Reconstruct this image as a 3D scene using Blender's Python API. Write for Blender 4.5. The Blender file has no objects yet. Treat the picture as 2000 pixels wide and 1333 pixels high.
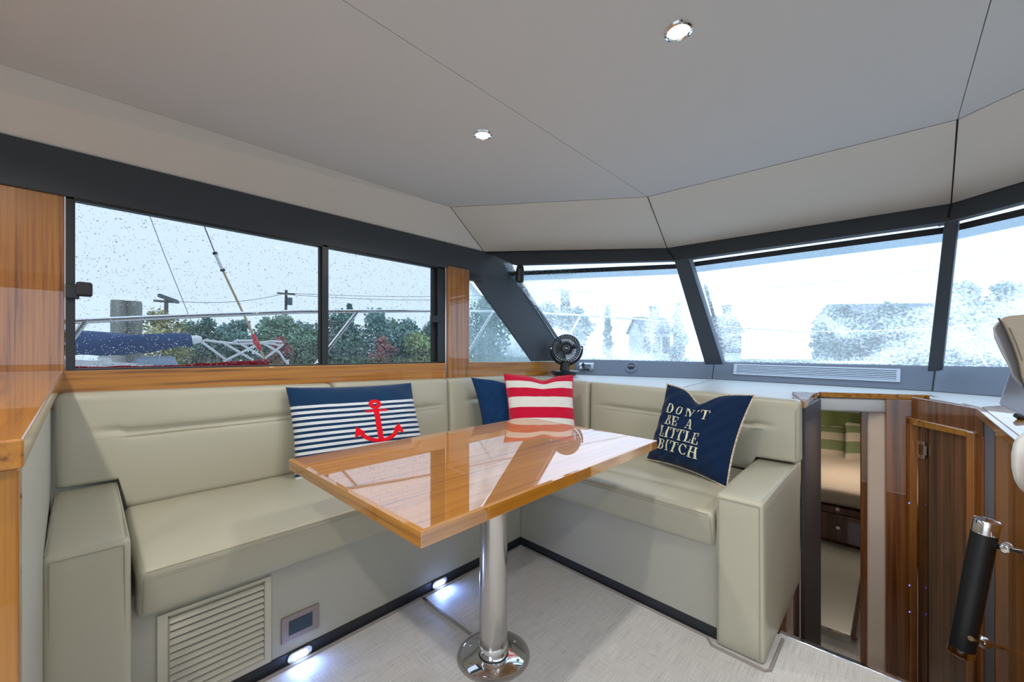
import bpy, bmesh, math, random
from mathutils import Vector as V, Matrix
random.seed(7)
SC = bpy.context.scene
COL = SC.collection
# ---------------------------------------------------------------- camera, world, lights, exposure
F, CX, HY, CH = 785.0, 1000.0, 690.0, 1.05
TH = math.atan2(738, F); S_, C_ = math.sin(TH), math.cos(TH)
cam = bpy.data.cameras.new('camera'); cam.sensor_width = 36; cam.lens = F/2000*36
cam.shift_y = (HY-666.5)/2000; cam.clip_start = .02; cam.clip_end = 500
co = bpy.data.objects.new('camera', cam); COL.objects.link(co)
co.location = (0, 0, CH); co.rotation_euler = (math.pi/2, 0, TH); SC.camera = co
SC.view_settings.view_transform = 'Standard'; SC.view_settings.look = 'None'
SC.view_settings.gamma = 1; SC.view_settings.use_curve_mapping = False
SC.view_settings.exposure = 0.08
w = bpy.data.worlds.new('overcast'); SC.world = w; w.use_nodes = True
wn = w.node_tree; bg = wn.nodes['Background']
tc = wn.nodes.new('ShaderNodeTexCoord'); sx = wn.nodes.new('ShaderNodeSeparateXYZ')
rp = wn.nodes.new('ShaderNodeValToRGB')
wn.links.new(tc.outputs['Generated'], sx.inputs[0]); wn.links.new(sx.outputs['Z'], rp.inputs[0])
rp.color_ramp.elements[0].position = 0.0; rp.color_ramp.elements[0].color = (.68, .81, .96, 1)
rp.color_ramp.elements[1].position = .6; rp.color_ramp.elements[1].color = (.74, .85, 1.0, 1)
wn.links.new(rp.outputs[0], bg.inputs[0]); bg.inputs[1].default_value = 2.0
def lamp(name, kind, loc, energy, color=(1, 1, 1), size=.1, rot=(0, 0, 0), spot=None):
    l = bpy.data.lights.new(name, kind); l.energy = energy; l.color = color
    if kind == 'AREA': l.shape = 'DISK'; l.size = size
    if kind == 'SPOT': l.spot_size = spot; l.spot_blend = .35; l.shadow_soft_size = size
    o = bpy.data.objects.new(name, l); o.location = loc; o.rotation_euler = rot; COL.objects.link(o); return o
CEIL = 1.93
DOWN = [(-.42, 1.11), (-1.194, 1.098), (-.42, -.35), (-1.19, -.35), (.55, 1.0), (.55, -.35), (-.42, -1.8), (.55, -1.8), (-1.19, -1.8)]
for x, y in DOWN:
    lamp('downlight_beam', 'SPOT', (x, y, CEIL-.012), 21, (1, .95, .88), .03, spot=math.radians(150))
lamp('cabin_light', 'AREA', (-.3, 5.3, .64), 8.5, (1, .86, .70), .9)
lamp('passage_light', 'AREA', (-.08, 2.45, .74), 1.05, (1, .82, .64), .12)

# ---------------------------------------------------------------- pixel rays to points at a chosen real depth
def ray(px, py):
    a = (px-CX)/F; return V((-S_+C_*a, C_+S_*a, (HY-py)/F))
O = V((0, 0, CH))
def PX(px, py, x): d = ray(px, py); return O+d*(x/d.x)
def PY(px, py, y): d = ray(px, py); return O+d*(y/d.y)
def PZ(px, py, z): d = ray(px, py); return O+d*((z-CH)/d.z)
def PD(px, py, D): return O+ray(px, py)*D
def PL(px, py, p0, n): d = ray(px, py); return O+d*((p0-O).dot(n)/d.dot(n))

# ---------------------------------------------------------------- materials
def mat(name, col=(.8, .8, .8), rough=.5, metal=0, coat=0, spec=.5, bump=None, coat_ior=1.5, emit=None, sheen=0):
    m = bpy.data.materials.new(name); m.use_nodes = True; nt = m.node_tree
    b = nt.nodes['Principled BSDF']
    b.inputs['Base Color'].default_value = (*col, 1); b.inputs['Roughness'].default_value = rough
    b.inputs['Metallic'].default_value = metal; b.inputs['Coat Weight'].default_value = coat
    b.inputs['Coat Roughness'].default_value = .03; b.inputs['Coat IOR'].default_value = coat_ior
    b.inputs['Specular IOR Level'].default_value = spec; b.inputs['Sheen Weight'].default_value = sheen
    if emit: b.inputs['Emission Color'].default_value = (*emit[0], 1); b.inputs['Emission Strength'].default_value = emit[1]
    if bump:   # (scale, strength, detail)
        t = nt.nodes.new('ShaderNodeTexCoord'); n = nt.nodes.new('ShaderNodeTexNoise'); bp = nt.nodes.new('ShaderNodeBump')
        n.inputs['Scale'].default_value = bump[0]; n.inputs['Detail'].default_value = bump[2] if len(bump) > 2 else 2
        bp.inputs['Strength'].default_value = bump[1]; bp.inputs['Distance'].default_value = .002
        nt.links.new(t.outputs['Object'], n.inputs['Vector']); nt.links.new(n.outputs['Fac'], bp.inputs['Height'])
        nt.links.new(bp.outputs[0], b.inputs['Normal'])
    return m
def mix_noise(m, c1, c2, scale, mapping=(1, 1, 1), lo=.4, hi=.6, detail=4, coord='Object'):
    nt = m.node_tree; b = nt.nodes['Principled BSDF']
    t = nt.nodes.new('ShaderNodeTexCoord'); mp = nt.nodes.new('ShaderNodeMapping'); mp.inputs['Scale'].default_value = mapping
    n = nt.nodes.new('ShaderNodeTexNoise'); n.inputs['Scale'].default_value = scale; n.inputs['Detail'].default_value = detail
    r = nt.nodes.new('ShaderNodeValToRGB')
    r.color_ramp.elements[0].position = lo; r.color_ramp.elements[0].color = (*c1, 1)
    r.color_ramp.elements[1].position = hi; r.color_ramp.elements[1].color = (*c2, 1)
    nt.links.new(t.outputs[coord], mp.inputs[0]); nt.links.new(mp.outputs[0], n.inputs['Vector'])
    nt.links.new(n.outputs['Fac'], r.inputs[0]); nt.links.new(r.outputs[0], b.inputs['Base Color'])
    return m
def wood(name, axis, dark=(.14, .040, .005), mid=(.39, .148, .011), light=(.49, .21, .022), coat_ior=1.6, scale=1.6, rough=.35, coat=1):
    m = mat(name, mid, rough, coat=coat, coat_ior=coat_ior); nt = m.node_tree; b = nt.nodes['Principled BSDF']
    b.inputs['Coat Roughness'].default_value = .012
    t = nt.nodes.new('ShaderNodeTexCoord'); mp = nt.nodes.new('ShaderNodeMapping')
    s = [1, 1, 1]; s['xyz'.index(axis)] = .022; mp.inputs['Scale'].default_value = s
    n1 = nt.nodes.new('ShaderNodeTexNoise'); n1.inputs['Scale'].default_value = 34*scale; n1.inputs['Detail'].default_value = 6; n1.inputs['Distortion'].default_value = .12
    n2 = nt.nodes.new('ShaderNodeTexNoise'); n2.inputs['Scale'].default_value = 150*scale; n2.inputs['Detail'].default_value = 5
    ad = nt.nodes.new('ShaderNodeMath'); ad.operation = 'MULTIPLY_ADD'; ad.inputs[1].default_value = .35
    sb = nt.nodes.new('ShaderNodeMath'); sb.operation = 'SUBTRACT'; sb.inputs[1].default_value = .175
    r = nt.nodes.new('ShaderNodeValToRGB'); e = r.color_ramp.elements
    e[0].position = .27; e[0].color = (*dark, 1); e[1].position = .66; e[1].color = (*light, 1)
    x = e.new(.42); x.color = (*mid, 1)
    L = nt.links.new
    L(t.outputs['Object'], mp.inputs[0]); L(mp.outputs[0], n1.inputs['Vector']); L(mp.outputs[0], n2.inputs['Vector'])
    L(n2.outputs['Fac'], ad.inputs[0]); L(n1.outputs['Fac'], ad.inputs[2]); L(ad.outputs[0], sb.inputs[0]); L(sb.outputs[0], r.inputs[0])
    L(r.outputs[0], b.inputs['Base Color'])
    return m
M = {}
M['leather'] = mat('leather', (.475, .455, .355), .28, bump=(900, .18), spec=.5)
M['cream_wall'] = mat('cream_wall', (.78, .66, .55), .6)
M['column_grey'] = mat('column_grey', (.13, .14, .17), .55)
M['frame_wood'] = wood('door_frame_teak', 'z', dark=(.10, .035, .008), mid=(.30, .11, .022), light=(.42, .18, .045))
M['leather_seam'] = mat('leather_seam', (.36, .33, .25), .6)
M['base_vinyl'] = mat('base_vinyl', (.44, .43, .365), .5, bump=(700, .12))
M['headliner'] = mat('headliner', (.655, .675, .695), .75, bump=(600, .1))
M['headliner_side'] = mat('headliner_side', (.74, .72, .68), .75, bump=(600, .1))
M['seam_dark'] = mat('seam_dark', (.12, .11, .10), .8)
M['grey_vinyl'] = mat('grey_vinyl', (.046, .055, .067), .62, bump=(800, .15))
M['dash_grey'] = mat('dash_grey', (.155, .185, .235), .5, bump=(700, .12))

M['dash_top'] = mat('dash_top', (.62, .62, .60), .38, bump=(700, .1))
M['dark_panel'] = mat('dark_panel', (.055, .050, .055), .5, bump=(600, .1))
M['wood_y'] = wood('teak_grain_fore_aft', 'y')
M['wood_x'] = wood('teak_grain_athwart', 'x')
M['wood_z'] = wood('teak_grain_vertical', 'z', dark=(.12, .034, .004), mid=(.31, .108, .009), light=(.43, .175, .020), scale=1.9)
M['table_wood'] = wood('table_teak', 'y', dark=(.24, .075, .008), mid=(.45, .16, .006), light=(.55, .225, .012), coat_ior=3.7)
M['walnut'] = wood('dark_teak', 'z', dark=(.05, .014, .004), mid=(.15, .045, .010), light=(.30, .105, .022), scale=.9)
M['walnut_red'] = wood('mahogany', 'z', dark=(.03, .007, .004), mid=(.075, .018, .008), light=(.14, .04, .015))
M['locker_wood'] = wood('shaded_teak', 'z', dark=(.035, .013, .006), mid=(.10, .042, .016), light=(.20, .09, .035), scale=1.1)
M['chrome'] = mat('chrome', (.82, .83, .85), .06, 1)
M['steel'] = mat('stainless', (.62, .60, .58), .20, 1)
M['plate_bronze'] = mat('brushed_bronze', (.36, .31, .30), .38, .8)
M['black'] = mat('black_plastic', (.012, .014, .017), .38)
M['black_matte'] = mat('black_rubber', (.015, .016, .018), .7)
M['fan_black'] = mat('fan_black', (.010, .012, .016), .3)
M['navy_socket'] = mat('dark_socket', (.030, .055, .080), .4)
M['white_plastic'] = mat('white_plastic', (.75, .76, .78), .35)
M['grille_paint'] = mat('grille_paint', (.58, .55, .45), .45)
M['dash_grille'] = mat('dash_grille_paint', (.55, .62, .70), .4)
M['toe'] = mat('toe_kick_black', (.018, .020, .026), .45)
M['binding'] = mat('carpet_binding', (.30, .27, .25), .7)
M['lens_white'] = mat('lit_lens', (1, 1, 1), .3, emit=((1, .96, .9), 18))
M['lens_blue'] = mat('lit_led_lens', (.8, .9, 1), .3, emit=((.55, .70, 1), 16))
M['led_glint'] = mat('blue_led_glint', (.1, .2, 1), .3, emit=((.05, .12, 1), 5))
M['floor'] = mat('woven_vinyl_floor', (.55, .54, .52), .55)
def floor_nodes(m):
    nt = m.node_tree; b = nt.nodes['Principled BSDF']; L = nt.links.new
    t = nt.nodes.new('ShaderNodeTexCoord'); res = []
    for sc, sca in (((700, 9, 1), 1.0), ((16, 620, 1), 1.0)):
        mp = nt.nodes.new('ShaderNodeMapping'); mp.inputs['Scale'].default_value = sc
        n = nt.nodes.new('ShaderNodeTexNoise'); n.inputs['Scale'].default_value = sca; n.inputs['Detail'].default_value = 3
        L(t.outputs['Object'], mp.inputs[0]); L(mp.outputs[0], n.inputs['Vector']); res.append(n)
    mx = nt.nodes.new('ShaderNodeMix'); mx.data_type = 'FLOAT'; mx.inputs[0].default_value = .42
    L(res[0].outputs['Fac'], mx.inputs[2]); L(res[1].outputs['Fac'], mx.inputs[3])
    r = nt.nodes.new('ShaderNodeValToRGB'); e = r.color_ramp.elements
    e[0].position = .30; e[0].color = (.36, .35, .33, 1); e[1].position = .62; e[1].color = (.76, .76, .75, 1)
    x = e.new(.47); x.color = (.61, .60, .58, 1)
    L(mx.outputs[0], r.inputs[0]); L(r.outputs[0], b.inputs['Base Color'])
    bp = nt.nodes.new('ShaderNodeBump'); bp.inputs['Strength'].default_value = .35; bp.inputs['Distance'].default_value = .001
    L(mx.outputs[0], bp.inputs['Height']); L(bp.outputs[0], b.inputs['Normal'])
floor_nodes(M['floor'])
def glass_clear(name, tint, gl=.06):
    m = bpy.data.materials.new(name); m.use_nodes = True; nt = m.node_tree; nt.nodes.clear(); L = nt.links.new
    o = nt.nodes.new('ShaderNodeOutputMaterial'); mx = nt.nodes.new('ShaderNodeMixShader'); mx.inputs[0].default_value = gl
    t = nt.nodes.new('ShaderNodeBsdfTransparent'); t.inputs[0].default_value = (*tint, 1)
    g = nt.nodes.new('ShaderNodeBsdfGlossy'); g.inputs['Roughness'].default_value = .02; g.inputs[0].default_value = (.6, .6, .6, 1)
    L(t.outputs[0], mx.inputs[1]); L(g.outputs[0], mx.inputs[2]); L(mx.outputs[0], o.inputs[0]); return m
M['shade_band'] = glass_clear('shade_band', (.60, .65, .68), 0)
M['side_glass'] = glass_clear('tinted_side_glass', (.70, .725, .74), .02)
def glass_wet(name, tint, scale, lo, hi, base, streak=(1, 1, 1), col=(.85, .95, 1.0), grad=None):
    """wet fogged glass: clear glass with water film scattering the daylight in patches and specks"""
    m = bpy.data.materials.new(name); m.use_nodes = True; nt = m.node_tree; nt.nodes.clear(); L = nt.links.new
    o = nt.nodes.new('ShaderNodeOutputMaterial'); mx = nt.nodes.new('ShaderNodeMixShader')
    t = nt.nodes.new('ShaderNodeBsdfTransparent'); t.inputs[0].default_value = (*tint, 1)
    g = nt.nodes.new('ShaderNodeBsdfTranslucent'); g.inputs[0].default_value = (*col, 1)
    tcn = nt.nodes.new('ShaderNodeTexCoord'); mp = nt.nodes.new('ShaderNodeMapping'); mp.inputs['Scale'].default_value = streak
    L(tcn.outputs['Object'], mp.inputs[0])
    n1 = nt.nodes.new('ShaderNodeTexNoise'); n1.inputs['Scale'].default_value = scale; n1.inputs['Detail'].default_value = 5; n1.inputs['Roughness'].default_value = .75
    n2 = nt.nodes.new('ShaderNodeTexNoise'); n2.inputs['Scale'].default_value = 2.6; n2.inputs['Detail'].default_value = 3; n2.inputs['Distortion'].default_value = .8
    L(mp.outputs[0], n1.inputs['Vector']); L(tcn.outputs['Object'], n2.inputs['Vector'])
    ad = nt.nodes.new('ShaderNodeMath'); ad.operation = 'ADD'
    sc2 = nt.nodes.new('ShaderNodeMath'); sc2.operation = 'MULTIPLY'; sc2.inputs[1].default_value = 1.7
    L(n2.outputs['Fac'], sc2.inputs[0]); sc1 = nt.nodes.new('ShaderNodeMath'); sc1.operation = 'MULTIPLY'; sc1.inputs[1].default_value = 2.4; L(n1.outputs['Fac'], sc1.inputs[0]); L(sc1.outputs[0], ad.inputs[0]); L(sc2.outputs[0], ad.inputs[1])
    mr = nt.nodes.new('ShaderNodeMapRange'); mr.inputs['From Min'].default_value = lo; mr.inputs['From Max'].default_value = hi
    mr.inputs['To Min'].default_value = base; mr.inputs['To Max'].default_value = .94
    L(ad.outputs[0], mr.inputs[0]); L(mr.outputs[0], mx.inputs[0])
    L(t.outputs[0], mx.inputs[1]); L(g.outputs[0], mx.inputs[2]); L(mx.outputs[0], o.inputs[0]); return m
M['wet_glass'] = glass_wet('wet_windshield', (.88, .95, 1), 70, 1.90, 2.45, .14, col=(.90, .95, 1))
M['wet_side'] = glass_wet('wet_quarter_glass', (.82, .88, .90), 110, 1.75, 2.7, .05, (1, 2.2, .7), (.42, .52, .56))
def water_drop():
    m = bpy.data.materials.new('rain_water'); m.use_nodes = True; nt = m.node_tree; nt.nodes.clear()
    o = nt.nodes.new('ShaderNodeOutputMaterial'); g = nt.nodes.new('ShaderNodeBsdfGlass'); g.inputs['IOR'].default_value = 1.33; g.inputs['Roughness'].default_value = 0
    nt.links.new(g.outputs[0], o.inputs[0]); return m
M['water'] = water_drop()

# ---------------------------------------------------------------- mesh helpers
class MB:
    def __init__(s): s.v = []; s.f = []; s.uv = None
    def add(s, vs, fs):
        n = len(s.v); s.v += [tuple(p) for p in vs]; s.f += [tuple(i+n for i in f) for f in fs]; return s
    def box(s, lo, hi):
        x0, y0, z0 = lo; x1, y1, z1 = hi
        return s.hexa([(x0, y0, z0), (x1, y0, z0), (x1, y1, z0), (x0, y1, z0), (x0, y0, z1), (x1, y0, z1), (x1, y1, z1), (x0, y1, z1)])
    def hexa(s, p): return s.add(p, [(3, 2, 1, 0), (4, 5, 6, 7), (0, 1, 5, 4), (1, 2, 6, 5), (2, 3, 7, 6), (3, 0, 4, 7)])
    def prism(s, poly, ext):
        e = V(ext); n = len(poly); a = [V(p) for p in poly]; b = [p+e for p in a]
        return s.add(a+b, [tuple(range(n))[::-1], tuple(range(n, 2*n))]+[(i, (i+1) % n, n+(i+1) % n, n+i) for i in range(n)])
    def bar(s, p0, p1, wv, hv):
        """rectangular bar from p0 to p1 with half vectors wv, hv"""
        p0, p1, wv, hv = V(p0), V(p1), V(wv), V(hv)
        return s.hexa([p0-wv-hv, p0+wv-hv, p1+wv-hv, p1-wv-hv, p0-wv+hv, p0+wv+hv, p1+wv+hv, p1-wv+hv])
    def tube(s, pts, r, n=8, cap=True, close=False):
        pts = [V(p) for p in pts]; R = r if isinstance(r, (list, tuple)) else [r]*len(pts)
        k = len(pts); base = len(s.v); up = None
        for i, p in enumerate(pts):
            if close: d = pts[(i+1) % k]-pts[i-1]
            else: d = pts[min(i+1, k-1)]-pts[max(i-1, 0)]
            if d.length < 1e-9: d = V((0, 0, 1))
            d.normalize()
            if up is None: up = V((0, 0, 1)) if abs(d.z) < .9 else V((1, 0, 0))
            a = d.cross(up).normalized(); up = a.cross(d).normalized(); b = up
            for j in range(n):
                t = 2*math.pi*j/n; s.v.append(tuple(p+(a*math.cos(t)+b*math.sin(t))*R[i]))
        for i in range(k if close else k-1):
            i2 = (i+1) % k
            for j in range(n):
                s.f.append((base+i*n+j, base+i2*n+j, base+i2*n+(j+1) % n, base+i*n+(j+1) % n))
        if cap and not close:
            s.f.append(tuple(base+j for j in range(n))[::-1]); s.f.append(tuple(base+(k-1)*n+j for j in range(n)))
        return s
    def lathe(s, prof, c, axis=(0, 0, 1), n=32, cap=True):
        """prof: list of (r, h) along axis from c"""
        ax = V(axis).normalized(); a = ax.orthogonal().normalized(); b = ax.cross(a); c = V(c); base = len(s.v)
        for r, h in prof:
            for j in range(n):
                t = 2*math.pi*j/n; s.v.append(tuple(c+ax*h+(a*math.cos(t)+b*math.sin(t))*r))
        for i in range(len(prof)-1):
            for j in range(n): s.f.append((base+i*n+j, base+i*n+(j+1) % n, base+(i+1)*n+(j+1) % n, base+(i+1)*n+j))
        if cap:
            s.f.append(tuple(base+j for j in range(n))[::-1]); s.f.append(tuple(base+(len(prof)-1)*n+j for j in range(n)))
        return s
    def build(s, name, m, parent=None, smooth=False, bevel=0, seg=2, loc=None):
        me = bpy.data.meshes.new(name)
        vs = s.v
        if loc is not None: l = V(loc); vs = [tuple(V(p)-l) for p in vs]
        me.from_pydata(vs, [], s.f); me.update()
        bm = bmesh.new(); bm.from_mesh(me); bmesh.ops.recalc_face_normals(bm, faces=bm.faces); bm.to_mesh(me); bm.free()
        me.materials.append(M[m] if isinstance(m, str) else m)
        o = bpy.data.objects.new(name, me); COL.objects.link(o)
        if loc is not None: o.location = loc
        if parent is not None:
            o.parent = parent
            if loc is None: o.matrix_parent_inverse = Matrix.Translation(-root_loc(parent))
            else: o.location = V(loc)-root_loc(parent)
        if smooth or bevel:
            for p in me.polygons: p.use_smooth = True
        if bevel:
            md = o.modifiers.new('bevel', 'BEVEL'); md.width = bevel; md.segments = seg; md.limit_method = 'ANGLE'; md.angle_limit = math.radians(35); md.harden_normals = True
        elif smooth and smooth != 'all':
            try: me.set_sharp_from_angle(angle=math.radians(40))
            except Exception: pass
        return o
def root_loc(o):
    p = V((0, 0, 0))
    while o is not None:
        p += o.location
        if o.parent is not None: p += o.matrix_parent_inverse.translation
        o = o.parent
    return p
def thing(name, label, cat, loc, group=None):
    o = bpy.data.objects.new(name, None); o.empty_display_size = .05; COL.objects.link(o); o.location = loc
    o['label'] = label; o['category'] = cat
    if group: o['group'] = group
    return o
def tag(o, label, cat, group=None, kind=None):
    o['label'] = label; o['category'] = cat
    if group: o['group'] = group
    if kind: o['kind'] = kind
    return o
def setting(name, loc=(0, 0, 0)):
    o = bpy.data.objects.new(name, None); o.empty_display_size = .05; COL.objects.link(o); o.location = loc; o['kind'] = 'structure'; return o
def st(o, label=None):
    o['kind'] = 'structure'
    if label: o['label'] = label
    return o
def softbox(corners, r, n=(12, 12, 8), disp=None, name='cushion', m='leather', parent=None):
    """rounded padded block mapped into 8 corners (bottom 4 ccw, top 4 ccw); disp(u,v,w)->extra offset"""
    c = [V(p) for p in corners]
    L = ((c[1]-c[0]).length+(c[6]-c[7]).length)/2; W = ((c[3]-c[0]).length+(c[6]-c[5]).length)/2; Hh = (c[4]-c[0]).length
    dims = V((L, W, Hh))/2
    def ticks(k, h):
        e = [-h, -h+r*.12, -h+r*.4, -h+r]
        inner = [(-h+r)+(2*h-2*r)*i/k for i in range(1, k)]
        return e+inner+[-x for x in e[::-1]]
    T = [ticks(n[i], dims[i]) for i in range(3)]
    bm = bmesh.new(); cache = {}
    def vert(p):
        key = tuple(round(x, 6) for x in p)
        if key in cache: return cache[key]
        q = V([max(-dims[i]+r, min(dims[i]-r, p[i])) for i in range(3)])
        d = V(p)-q
        if d.length > 1e-7:
            pp = q+d.normalized()*min(r, max(abs(d.x), abs(d.y), abs(d.z)))
        else: pp = V(p)
        u, v, w_ = [(pp[i]/dims[i]+1)/2 for i in range(3)]
        P = (c[0]*(1-u)*(1-v)+c[1]*u*(1-v)+c[2]*u*v+c[3]*(1-u)*v)*(1-w_)+(c[4]*(1-u)*(1-v)+c[5]*u*(1-v)+c[6]*u*v+c[7]*(1-u)*v)*w_
        if disp: P = P+V(disp(u, v, w_))
        cache[key] = bm.verts.new(P); return cache[key]
    for ax in range(3):
        a, b = [i for i in range(3) if i != ax]
        for sgn in (-1, 1):
            for i in range(len(T[a])-1):
                for j in range(len(T[b])-1):
                    q = []
                    for (ii, jj) in ((i, j), (i+1, j), (i+1, j+1), (i, j+1)):
                        p = [0, 0, 0]; p[ax] = sgn*dims[ax]; p[a] = T[a][ii]; p[b] = T[b][jj]; q.append(vert(p))
                    if len(set(q)) >= 3:
                        try: bm.faces.new(list(dict.fromkeys(q)))
                        except ValueError: pass
    bmesh.ops.recalc_face_normals(bm, faces=bm.faces)
    me = bpy.data.meshes.new(name); bm.to_mesh(me); bm.free()
    for p in me.polygons: p.use_smooth = True
    me.materials.append(M[m]); o = bpy.data.objects.new(name, me); COL.objects.link(o)
    if parent is not None: o.parent = parent; o.matrix_parent_inverse = Matrix.Translation(-root_loc(parent))
    return o
def gauss(x, s): return math.exp(-(x/s)**2)

# ================================================================ THE SETTING
# ---- floor
fl = setting('floor')
FX0, FX1, FY1 = -1.475, 1.2, 1.775
MB().box((-1.475, -2.6, -.03), (-1.007-.0, FY1, 0)).build('floor_covering', 'floor', fl)
m_ = MB().box((-1.007, -2.6, -.03), (1.2, 1.775, 0)); m_.build('floor_covering', 'floor', fl)
# under the arm / settee
MB().box((-2.05, -2.6, -.06), (-1.475, 2.2, -.005)).build('subfloor', 'dark_panel', fl)
# carpet bindings
b = MB(); b.tube([PX(420, 1366, -1.465)*1+V((0, 0, 0)) if False else V((-1.458, -.3, .002)), V((-1.458, 1.60, .002)), V((-1.43, 1.625, .002)), V((-.49, 1.572, .002)), V((-.465, 1.54, .002)), V((-.30, 1.535, .002)), V((-.288, 1.55, .002)), V((-.285, 1.75, .002))], .0055, 8)
b.build('carpet_binding', 'binding', fl, smooth=True)
b = MB(); q0 = PZ(820, 1165, .002); q1 = V((-1.007-.05, .974+.09, .002)); q0 = V((-1.46, 1.04, .002)); q0 = PZ(820, 1164, .002); q1 = PZ(919, 1240, .002)
b.bar(q0, q1, (q1-q0).cross(V((0, 0, 1))).normalized()*.006, (0, 0, .003)); b.build('carpet_joint', 'steel', fl, bevel=.001)
# stair-edge trim
t1 = setting('trim_1')
a0, a1 = V((-.302, 1.79, 0)), V((1.2, 1.79, 0))
MB().box((-.302, 1.773, -.02), (1.2, 1.797, .006)).build('stair_nosing', 'chrome', t1, bevel=.003)
MB().box((-.302, 1.798, -.9), (1.2, 1.81, -.02)).build('stair_riser', 'walnut', t1)
# ---- ceiling panels
ce = setting('ceiling')
g = .004
def quadpanel(name, pts, m, parent, th=.02, up=(0, 0, 1), inset=g):
    pts = [V(p) for p in pts]; c = sum(pts, V())/len(pts)
    pp = [p+(c-p).normalized()*inset*1.3 for p in pts]
    return MB().prism(pp, V(up)*th).build(name, m, parent)
A0 = V((-1.99-.04, -2.6, CEIL)); A1 = V((-1.93, 1.512, CEIL)); B0 = V((-.992, -2.6, CEIL)); B1 = V((-.994, 2.174, CEIL))
C0 = V((.17, -2.6, CEIL)); Cm = V((.169, 1.533, CEIL)); C1 = V((.186, 2.254, CEIL)); D1 = V((1.12, 1.512, CEIL)); D0 = V((1.22, -2.6, CEIL))
quadpanel('ceiling_panel', [A0, B0, B1, A1], 'headliner', ce)
quadpanel('ceiling_panel', [B0, C0, C1, B1], 'headliner', ce)
quadpanel('ceiling_panel', [C0, D0, D1, C1], 'headliner', ce)
MB().box((-2.2, -2.6, CEIL+.021), (1.4, 2.3, CEIL+.04)).build('ceiling_backing', 'seam_dark', ce)
HT = 1.745
hA0 = V((-2.05, -2.6, 1.735)); hA1 = V((-2.05, 1.896, 1.753)); hB = PZ(1303, 485, 1.74); hC = PZ(1858, 398, 1.74); hD = V((1.26, 1.896, 1.745)); hD0 = V((1.26, -2.6, 1.735))
for pts in ([A0, A1, hA1, hA0], [A1, B1, hB, hA1], [B1, C1, hC, hB], [C1, D1, hD, hC], [D1, D0, hD0, hD]):
    c = sum(pts, V())/4; n = (pts[1]-pts[0]).cross(pts[3]-pts[0]).normalized()
    if n.dot(c-V((-.4, .5, 1.2))) < 0: n = -n
    MB().prism([p+(c-p).normalized()*.003 for p in pts], n*.015).build('ceiling_panel', 'headliner_side', ce)
    MB().prism([p+(p-c).normalized()*.03+n*.017 for p in pts], n*.01).build('ceiling_backing', 'seam_dark', ce)
# ---- header valance (dark grey)
tr = setting('trim_2')
lo = 1.583
def vlist(*a): return [V(p) for p in a]
MB().hexa([(-2.05, -2.6, 1.58), (-2.035, -2.6, 1.58), (-2.035, 2.0, 1.585), (-2.05, 2.0, 1.585), (-2.12, -2.6, 1.75), (-2.04, -2.6, 1.736), (-2.04, 1.93, 1.752), (-2.12, 1.93, 1.75)]).build('side_valance', 'grey_vinyl', tr, bevel=.006)
# sweep of the side valance down to the pillar
MB().prism([V((-2.06, 1.6, 1.584)), V((-2.06, 2.10, 1.575)), V((-2.06, 2.30, 1.545)), V((-2.06, 2.24, 1.63)), V((-2.06, 2.16, 1.72)), V((-2.06, 1.9, 1.752)), V((-2.06, 1.6, 1.75))], (.022, 0, 0)).build('side_valance', 'grey_vinyl', tr, bevel=.008, seg=3)
lA = PZ(1003, 517, 1.645); lB = PZ(1318, 509, 1.645); lC = PZ(1851, 433, 1.645); lD = V((1.12, 1.95, 1.645))
for i, pts in enumerate(([hA1+V((.0, .01, -.003)), hB, lB, lA], [hB, hC, lC, lB], [hC, hD, lD, lC])):
    c = sum(pts, V())/4; n = V((0, 1, 0))
    MB().prism([p+(c-p).normalized()*.002 for p in pts], V((0, .06, 0))).build('windshield_valance', 'grey_vinyl', tr, bevel=.006)
    ex = (pts[1]-pts[0]).normalized()*.03
    MB().prism([pts[0]-ex+V((0, .03, .03)), pts[1]+ex+V((0, .03, .03)), pts[2]+ex+V((0, .03, .006)), pts[3]-ex+V((0, .03, .006))], V((0, .06, 0))).build('valance_backing', 'seam_dark', tr)  # added dark strip behind the valance, closes gaps that let light in
MB().box((-2.14, 1.5, 1.70), (-2.062, 2.2, 1.96)).build('valance_backing', 'seam_dark', tr)  # added block, plugs the light leak at the valance corner
# ---- left wall
wl = setting('wall_left')
MB().prism([V((-2.05, .0, 0)) if False else V((-2.06, -2.6, -.9)), V((-2.06, 2.75, -.9)), V((-2.06, 2.75, .90)), V((-2.06, -2.6, .90))], (-.05, 0, 0)).build('wall_lining', 'base_vinyl', wl)
y0, y1 = -.035, 1.545
MB().hexa([(-2.05, -.30, .86), (-2.028, -.30, .86), (-2.028, 1.553, .86), (-2.05, 1.553, .86), (-2.05, -.30, .990), (-2.028, -.30, .990), (-2.028, 1.553, .989), (-2.05, 1.553, .989)]).build('window_rail', 'wood_y', wl, bevel=.004)
MB().hexa([(-2.05, 1.72, .86), (-2.032, 1.72, .86), (-2.032, 2.97, .86), (-2.05, 2.97, .86), (-2.05, 1.72, .991), (-2.032, 1.72, .991), (-2.032, 2.97, .974), (-2.05, 2.97, .974)]).build('window_rail', 'wood_y', wl, bevel=.004)
MB().box((-2.07, -.9, .975), (-2.045, -.046, 1.6)).build('wall_panel', 'wood_z', wl, bevel=.003)
MB().box((-2.07, -2.6, .975), (-2.045, -.904, 1.6)).build('wall_panel', 'wood_z', wl, bevel=.003)
# wood post between windows
MB().box((-2.06, 1.568, .86), (-2.022, 1.742, 1.60)).build('window_post', 'wood_z', wl, bevel=.005)
MB().box((-2.06, 1.553, .86), (-2.036, 1.567, 1.60)).build('window_post_trim', 'steel', wl, bevel=.001)
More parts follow.
